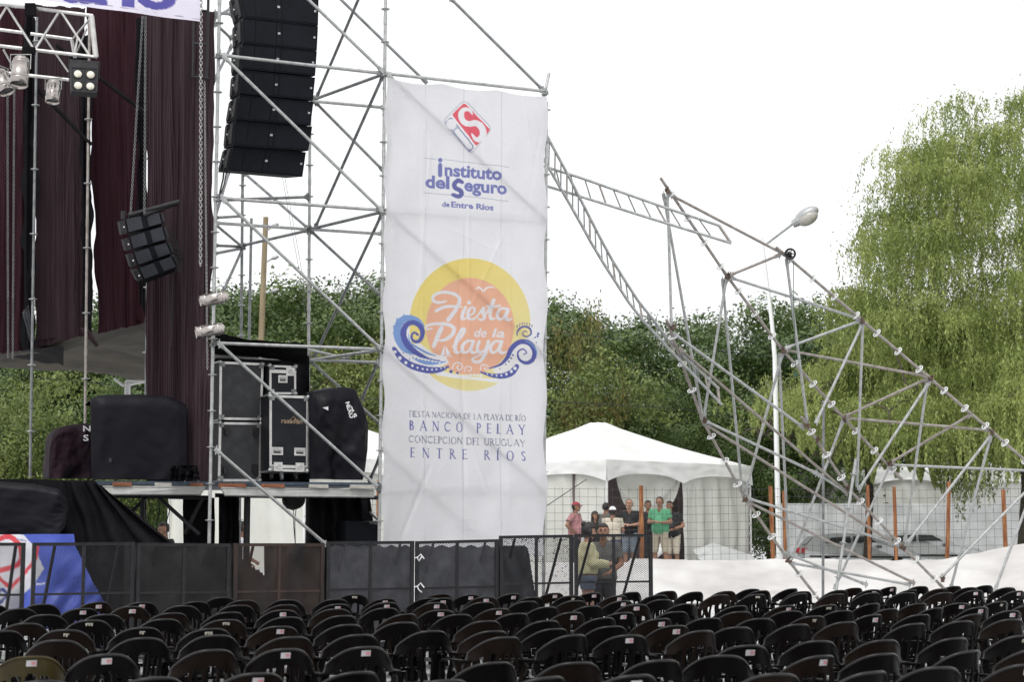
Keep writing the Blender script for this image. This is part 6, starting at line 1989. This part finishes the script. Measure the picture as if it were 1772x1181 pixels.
def person(x, Y, z, H, yaw, arms, label, shirt, lower, skin='skin', hair='short', hairm='hair', cap_m=None, belly=0., head_yaw=0., head_pitch=0.,
           lowerlen=.50, sleeve=.55, legs=None, held=None, extra=None, lean=(0, 0), lowerm2=None, sex='m', name='person'):
    """faces -y at yaw 0; all measures for 1.75 m, then scaled"""
    k = H / 1.75
    root = empty(name, (x, Y, z), label, 'person', None, yaw)
    seg = []     # (tag, a, b, ra, rb)
    lx, ly = lean
    hip = Vector((0, 0, .95)); ch = Vector((lx * .6, ly * .6, 1.30)); nk = Vector((lx, ly, 1.47)); hd = Vector((lx * 1.15, ly * 1.2 - .03, 1.635))
    sh_w = .185 if sex == 'm' else .155
    def S(tagn, a, b, ra, rb): seg.append((tagn, Vector(a), Vector(b), ra, rb))
    for sx in (-.055, .055):
        S('torso', hip + Vector((sx, 0, .02)), ch + Vector((sx * 1.5, 0, -.02)), .118 + belly * .25, .122)
        S('torso', ch + Vector((sx * 1.5, 0, -.02)), ch + Vector((sx * 1.9, .0, .09)), .120, .085)
    if belly: S('torso', (0, -.05 - belly * .5, 1.06), (0, -.03 - belly * .3, 1.2), .12 + belly * .5, .12)
    if sex == 'f': 
        for sx in (-.07, .07): S('torso', ch + Vector((sx, -.07, 0)), ch + Vector((sx, -.085, -.01)), .055, .055)
    S('pelvis', hip + Vector((-.07, 0, 0)), hip + Vector((.07, 0, 0)), .118, .118)
    S('neck', nk + Vector((0, 0, -.05)), hd + Vector((0, .01, -.06)), .058, .052)
    legs = legs or [(-.10, 0, 0), (.10, 0, 0)]
    for (fx, fy, fz), sx in zip(legs, (-.09, .09)):
        hp_ = hip + Vector((sx, 0, -.03)); an = Vector((fx, fy, .08 + fz)); kn = hp_.lerp(an, .5) + Vector((0, -.025, 0))
        S('thigh', hp_, kn, .088, .058); S('calf', kn, kn.lerp(an, .35) + Vector((0, .02, 0)), .055, .056); S('calf', kn.lerp(an, .35) + Vector((0, .02, 0)), an, .056, .038)
        S('foot', an + Vector((0, .03, -.04)), an + Vector((0, -.16, -.052)), .042, .034)
    hands = []
    for sd, arm in zip((-1, 1), arms):
        s0 = ch + Vector((sd * sh_w + lx * .3, ly * .3, .115)); el, wr = Vector(arm[0]), Vector(arm[1])
        S('torso', ch + Vector((sd * .09, 0, .11)), s0, .07, .062)
        S('uparm', s0, el, .056, .043); S('forearm', el, el.lerp(wr, .35), .043, .042); S('forearm', el.lerp(wr, .35), wr, .042, .027)
        d = (wr - el).normalized()
        tgt = Vector(arm[2]) if len(arm) > 2 else d
        d2 = (d * .5 + tgt.normalized() * .5).normalized()
        pm = wr + d2 * .075
        side = d2.cross(Vector((0, 0, 1)))
        side = side.normalized() if side.length > .2 else Vector((0, 1, 0))
        S('hand', wr + d2 * .01 + side * .014, pm + side * .022, .022, .018); S('hand', wr + d2 * .01 - side * .014, pm - side * .022, .022, .018)
        nrm = d2.cross(side).normalized()
        for fi, (off, ln) in enumerate(((-.030, .060), (-.010, .074), (.011, .070), (.030, .054))):
            f0 = pm + side * off; f1 = f0 + d2 * ln * .5 + nrm * .008; f2 = f1 + (d2 * .6 + nrm * .8).normalized() * ln * .5
            S('hand', f0, f1, .0105, .0095); S('hand', f1, f2, .0095, .008)
        t0 = wr + d2 * .02 + side * (-.03 * sd); t1_ = t0 + (d2 * .7 - side * sd * .8).normalized() * .04; S('hand', t0, t1_, .013, .011); S('hand', t1_, t1_ + (d2 + nrm * .3).normalized() * .03, .011, .009)
        hands.append(pm)
    # head
    Rh = Matrix.Rotation(head_yaw, 3, 'Z') @ Matrix.Rotation(head_pitch, 3, 'X')
    b = MB()
    for _, a_, b_, ra, rb in seg: cap(b, a_, b_, ra, rb)
    def hball(off, s): b.ball(hd + Rh @ Vector(off), s, Rh, 14, 10)
    hball((0, .01, .02), (.078, .096, .098)); hball((0, -.035, -.035), (.060, .058, .072)); hball((0, -.055, -.085), (.034, .030, .024))
    hball((0, -.100, -.012), (.014, .020, .024)); hball((0, -.088, .01), (.012, .014, .03)); hball((0, -.083, .032), (.05, .012, .012))
    hball((-.08, .008, -.008), (.012, .022, .034)); hball((.08, .008, -.008), (.012, .022, .034)); hball((0, -.083, -.06), (.026, .010, .008))
    me = b.mesh('body', M[skin])
    o = bpy.data.objects.new('body', me); C.objects.link(o)
    rm = o.modifiers.new('r', 'REMESH'); rm.mode = 'VOXEL'; rm.voxel_size = .0095; rm.use_smooth_shade = True
    sm_ = o.modifiers.new('s', 'SMOOTH'); sm_.iterations = 4; sm_.factor = .5
    bpy.context.view_layer.update()
    me2 = bpy.data.meshes.new_from_object(o.evaluated_get(bpy.context.evaluated_depsgraph_get()))
    bpy.data.objects.remove(o)
    me2.name = 'body'
    o = bpy.data.objects.new('body', me2); C.objects.link(o); o.parent = root; o.scale = (k, k, k)
    n = len(me2.vertices)
    co = np.empty(n * 3); me2.vertices.foreach_get('co', co); co = co.reshape(-1, 3)
    no = np.empty(n * 3); me2.vertices.foreach_get('normal', no); no = no.reshape(-1, 3)
    best = np.full(n, 1e9); tg = np.zeros(n, int); par = np.zeros(n)
    tags = sorted(set(s[0] for s in seg)) + ['head']
    for tn, a_, b_, ra, rb in seg:
        a_, b_ = np.array(a_), np.array(b_); ab = b_ - a_
        t = np.clip(((co - a_) @ ab) / (ab @ ab + 1e-9), 0, 1)
        d = np.linalg.norm(co - a_ - t[:, None] * ab, axis=1) - (ra + (rb - ra) * t)
        m_ = d < best; best[m_] = d[m_]; tg[m_] = tags.index(tn); par[m_] = t[m_]
    dh = np.linalg.norm(co - np.array(hd), axis=1) - .105
    m_ = (dh < best) | ((co[:, 2] > hd.z - .06) & (dh < .06)); tg[m_] = tags.index('head')
    T_ = lambda nm: tg == (tags.index(nm) if nm in tags else -1)
    fv = np.empty(len(me2.loops), dtype=int); me2.loops.foreach_get('vertex_index', fv)
    npoly = len(me2.polygons)
    ls = np.empty(npoly, int); me2.polygons.foreach_get('loop_start', ls); lt = np.empty(npoly, int); me2.polygons.foreach_get('loop_total', lt)
    def shell(name_, mask, off, m, wr=.008, parent=o):
        keep = [tuple(fv[s:s + c]) for s, c in zip(ls, lt) if mask[fv[s:s + c]].all()]
        if not keep: return None
        use = sorted(set(i for f in keep for i in f)); mp_ = {a_: i for i, a_ in enumerate(use)}
        vs = []
        for i in use:
            p, q_ = co[i], no[i]
            w_ = off + wr * (fbm(p[0] * 9, p[1] * 9, p[2] * 7) )
            vs.append(tuple(p + q_ * w_))
        mb2 = MB().add(vs, [tuple(mp_[i] for i in f) for f in keep], True)
        oo = bpy.data.objects.new(name_, mb2.mesh(name_, m)); C.objects.link(oo); oo.parent = parent
        md = oo.modifiers.new('thick', 'SOLIDIFY'); md.thickness = .006; md.offset = 1
        return oo
    z_ = co[:, 2]
    hem = .93 if sex == 'm' or lowerlen > .3 else 1.04
    shirt_mask = (T_('torso') & (z_ < 1.46) & (z_ > hem - .02)) | (T_('pelvis') & (z_ > hem)) | (T_('uparm')) | (T_('forearm') & (sleeve > .9)) if sleeve > .6 else (T_('torso') & (z_ < 1.46)) | (T_('pelvis') & (z_ > hem)) | (T_('uparm') & (par < sleeve + .12))
    zl = .95 - lowerlen
    low_mask = (T_('pelvis') | T_('thigh') | T_('calf') | (T_('torso') & (z_ < 1.0))) & (z_ > zl) & (z_ < 1.03 + .05 * (hem > 1))
    shell('trousers' if lowerlen > .7 else 'shorts', low_mask, .016, lower, .010)
    shell('sweater' if sleeve > .9 else 'shirt', shirt_mask, .020 if sex == 'm' else .022, shirt, .014)
    if lowerlen > .0: shell('shoes', T_('foot') & (z_ < .12), .008, M['tyre'], 0)
    hl = (co - np.array(hd)) @ np.array(Rh)        # head frame
    H_ = tg == tags.index('head')
    if cap_m is not None:
        shell('hair', H_ & (hl[:, 2] < .05) & (hl[:, 1] > .03) & (hl[:, 2] > -.09), .012, M[hairm], .004)
        cm = shell('cap', H_ & (hl[:, 2] > .035), .014, cap_m, .001)
        if cm:
            v = MB()
            v.grid(10, 4, lambda u, w_: hd + Rh @ Vector(((u - .5) * .13 * (1 - .25 * w_ * w_), -.085 - .075 * w_ * math.cos((u - .5) * 2), .052 - .018 * w_ - .05 * (u - .5) ** 2)))
            vo = v.build('peak', cap_m); vo.parent = cm; vo.location = (0, 0, 0)
            md = vo.modifiers.new('t', 'SOLIDIFY'); md.thickness = .006
    elif hair == 'short':
        shell('hair', H_ & ((hl[:, 2] > .062) | ((hl[:, 1] > .02) & (hl[:, 2] > -.05))) & ((hl[:, 1] > -.075) | (hl[:, 2] > .085)), .010, M[hairm], .006)
    elif hair == 'receding':
        shell('hair', H_ & (((hl[:, 2] > .075) & (hl[:, 1] > -.02)) | ((hl[:, 1] > .0) & (hl[:, 2] > -.05))), .008, M[hairm], .005)
    elif hair in ('long', 'bun'):
        shell('hair', H_ & ((hl[:, 2] > .055) | ((hl[:, 1] > -.01) & (hl[:, 2] > -.1))), .018, M[hairm], .008)
        hb = MB()
        if hair == 'bun': hb.ball(hd + Rh @ Vector((0, .10, .09)), (.045, .045, .045))
        else: hb.ball(hd + Rh @ Vector((0, .05, -.10)), (.095, .07, .19))
        ho = hb.build('hair_bun' if hair == 'bun' else 'hair', M[hairm]); ho.parent = o
    for sx in (-.031, .031):
        eo = MB().ball(hd + Rh @ Vector((sx, -.089, .014)), (.012, .006, .006), Rh, 8, 6).build('eye', M['hair']); eo.parent = o
        eo = MB().ball(hd + Rh @ Vector((sx, -.092, .036)), (.02, .006, .005), Rh, 8, 6).build('eyebrow', M['hair']); eo.parent = o
    mo = MB().ball(hd + Rh @ Vector((0, -.094, -.060)), (.024, .005, .005), Rh, 8, 6)
    eo = mo.build('mouth', mat('lips_' + str(len(bpy.data.materials)), (.22, .08, .07), .5)); eo.parent = o
    return root, o, hands, k

def cloth_m(name, c, c2=None, v=.15, sc_=6): return mat(name, c, .8, 0, var=v, scale=sc_, col2=c2, bump=.3, bscale=25)
def at(px, Y): return (px - 886) / FPX * Y
G = lambda Y: gz(0, Y)
def stripes(name, c1, c2, n=26):
    m = mat(name, c1, .8)
    nn, ll = m.node_tree.nodes, m.node_tree.links
    tc = nn.new('ShaderNodeTexCoord'); w = nn.new('ShaderNodeTexWave'); w.bands_direction = 'Z'; w.inputs['Scale'].default_value = n / 2; w.inputs['Distortion'].default_value = .6
    r = nn.new('ShaderNodeValToRGB'); r.color_ramp.elements[0].position = .62; r.color_ramp.elements[1].position = .72
    r.color_ramp.elements[0].color = (*c1, 1); r.color_ramp.elements[1].color = (*c2, 1)
    ll.new(tc.outputs['Object'], w.inputs['Vector']); ll.new(w.outputs['Fac'], r.inputs[0])
    b = [q for q in nn if q.type == 'BSDF_PRINCIPLED'][0]; ll.new(r.outputs[0], b.inputs['Base Color'])
    return m
pink = stripes('pink_striped_cotton', (.42, .22, .22), (.24, .09, .10))
redcap, whitecap = cloth_m('dark_red_cotton', (.28, .035, .05)), cloth_m('white_cotton', (.75, .75, .76), v=.03)
beige, blackt = cloth_m('beige_cotton', (.50, .45, .36)), cloth_m('black_cotton', (.012, .012, .014))
greent, khaki2 = stripes('green_striped_cotton', (.07, .26, .13), (.10, .32, .18), 40), cloth_m('khaki_cotton', (.33, .29, .22))
denim, denim2 = cloth_m('pale_denim', (.16, .19, .24), (.28, .32, .37)), cloth_m('blue_denim', (.07, .09, .13), (.12, .14, .19))
yell, greyt, darkp = cloth_m('pale_yellow_knit', (.52, .49, .30)), cloth_m('grey_cotton', (.09, .09, .088), (.13, .13, .12)), cloth_m('dark_trousers', (.03, .032, .04))
def zf(py, Y, H): return P(886, py, Y).z - H * .985
relaxed = [((-.27, .03, 1.14), (-.26, -.08, .90)), ((.27, .03, 1.14), (.26, -.08, .90))]
akimbo = [((-.38, .08, 1.18), (-.20, -.02, 1.02), (.5, -.4, -.2)), ((.27, .03, 1.14), (.26, -.12, .92))]
front = [((-.27, -.02, 1.15), (-.06, -.26, 1.13), (.6, -.4, .1)), ((.27, -.02, 1.15), (.06, -.27, 1.12), (-.6, -.4, .1))]
front2 = [((-.27, -.03, 1.16), (-.05, -.27, 1.17), (.5, -.5, .2)), ((.27, -.03, 1.16), (.08, -.28, 1.15), (-.5, -.5, .2))]
EY = 41.0
person(at(995, 41.4), 41.4, zf(872, 41.4, 1.68), 1.68, 1.15, akimbo, 'person in a dark red cap and pink striped polo shirt, hand on hip', pink, darkp, 'skindark', cap_m=redcap, belly=.10, head_yaw=.25, lowerlen=.85)
person(at(1028, 43), 43, zf(888, 43, 1.60), 1.60, .5, relaxed, 'person with long black hair standing behind the white tent pole', blackt, darkp, 'skindark', hair='long', lowerlen=.85, sex='f')
person(at(1047, 43), 43, zf(873, 43, 1.72), 1.72, 2.6, relaxed, 'dark haired person hidden behind the one in the white cap', greyt, darkp, 'skindark', lowerlen=.85)
person(at(1059, 41), 41, zf(880, 41, 1.64), 1.64, math.radians(165), [((-.27, -.02, 1.15), (-.12, -.26, 1.13)), ((.27, -.02, 1.15), (.12, -.26, 1.13))], 'person seen from behind in a white cap and beige shirt', beige, denim2, 'skindark', cap_m=whitecap, belly=.04, lowerlen=.85)
person(at(1088, 42), 42, zf(867, 42, 1.72), 1.72, -.12, front, 'person in a black shirt and pale denim shorts with hands clasped in front', blackt, denim, 'skin', hair='receding', hairm='hairgrey', belly=.05, lowerlen=.50, head_pitch=-.1)
person(at(1120, 42.6), 42.6, zf(869, 42.6, 1.72), 1.72, .2, relaxed, 'person in black half hidden behind the thick orange post', blackt, darkp, 'skindark', lowerlen=.85)
person(at(1141, 41.2), 41.2, zf(863, 41.2, 1.76), 1.76, -.38, front2, 'person in a green shirt and khaki shorts looking down at their hands', greent, khaki2, 'skindark', hair='receding', belly=.05, lowerlen=.50, head_pitch=.35, head_yaw=-.1, legs=[(-.15, 0, 0), (.15, 0, 0)])
person(at(1163, 42.3), 42.3, zf(870, 42.3, 1.72), 1.72, -.5, [((-.27, -.05, 1.14), (-.18, -.3, 1.1)), ((.27, .02, 1.14), (.08, -.2, 1.06))], 'person in a black shirt and beige shorts partly behind the one in green', blackt, beige, 'skindark', belly=.08, lowerlen=.50, lean=(-.06, -.02))
CY = 25.7
r_, o_, hn, k_ = person(at(1015, 25.5), 25.5, 0.01, 1.745, 1.7, [((-.22, -.06, 1.17), (-.05, -.30, 1.15), (.2, -.6, .2)), ((.22, -.02, 1.14), (.06, -.30, 1.16), (-.2, -.6, .3))],
       'person with a dark hair bun, yellow sweater and denim shorts holding a phone', yell, denim2, 'skin', hair='bun', sex='f', sleeve=1., lowerlen=.16, head_yaw=.1, head_pitch=.2)
ph = MB().box((0, -.40, 1.22), (.075, .012, .14), Matrix.Rotation(-.5, 3, 'X'))
ph_w = [Matrix.Translation(r_.location) @ Matrix.Rotation(1.7, 4, 'Z') @ (Vector(v) * k_) for v in ph.v]
pm_ = MB().add(ph_w, ph.f)
thing(pm_, 'phone', M['lensring'], 'black mobile phone held up by the person in the yellow sweater', 'phone')
person(at(1043, 26.1), 26.1, 0.01, 1.745, -.12, [((-.26, -.02, 1.15), (-.08, -.24, 1.14), (.6, -.3, 0)), ((.27, -.02, 1.15), (.10, -.24, 1.02), (-.6, -.3, 0))],
       'person in a grey shirt facing us behind the right end of the barrier', greyt, darkp, 'skindark', hair='short', lowerlen=.86, head_yaw=.05)
person(at(289, 31), 31, 0.0, 1.80, -.9, relaxed, 'person of whom only the dark haired head shows under the stage deck', blackt, darkp, 'skindark', lowerlen=.86, head_pitch=.2)
person(at(419, 31.5), 31.5, .0, 1.82, 2.2, [((-.27, -.02, 1.12), (-.1, -.24, 1.06)), ((.27, -.02, 1.12), (.14, -.24, 1.02))], 'person in a white shirt seen from behind through the opening under the deck', whitecap, darkp, 'skindark', lowerlen=.86)
for c in ('brown',): pass
# a few backrests are of the browner plastic
_k = 0
mb_ = bpy.data.meshes.get('backrest').copy(); mb_.materials[0] = brown; mb_.name = 'backrest_brown'
for o in list(C.objects):
    if o.name.split('.')[0] == 'backrest' and o.data.name == 'backrest':
        _k += 1
        if _k % 3 == 0: o.data = mb_

# one chair at the lower left is of olive coloured plastic
olive = mat('olive_plastic', (.040, .030, .008), .4, 0, var=.4, scale=4, spec=.3, trans=.15)
best = None
for o in C.objects:
    if o.get('category') == 'chair':
        x, y = proj(o.location.x, o.location.y, .84)
        d = abs(x - 62) + abs(y - 1118)
        if best is None or d < best[0]: best = (d, o)
ch_ = best[1]
for c in ch_.children:
    me = c.data.copy(); me.materials.clear(); me.materials.append(olive); me.materials.append(olive); c.data = me
ch_['label'] = 'olive brown plastic armchair near the lower left corner, the only one not black'
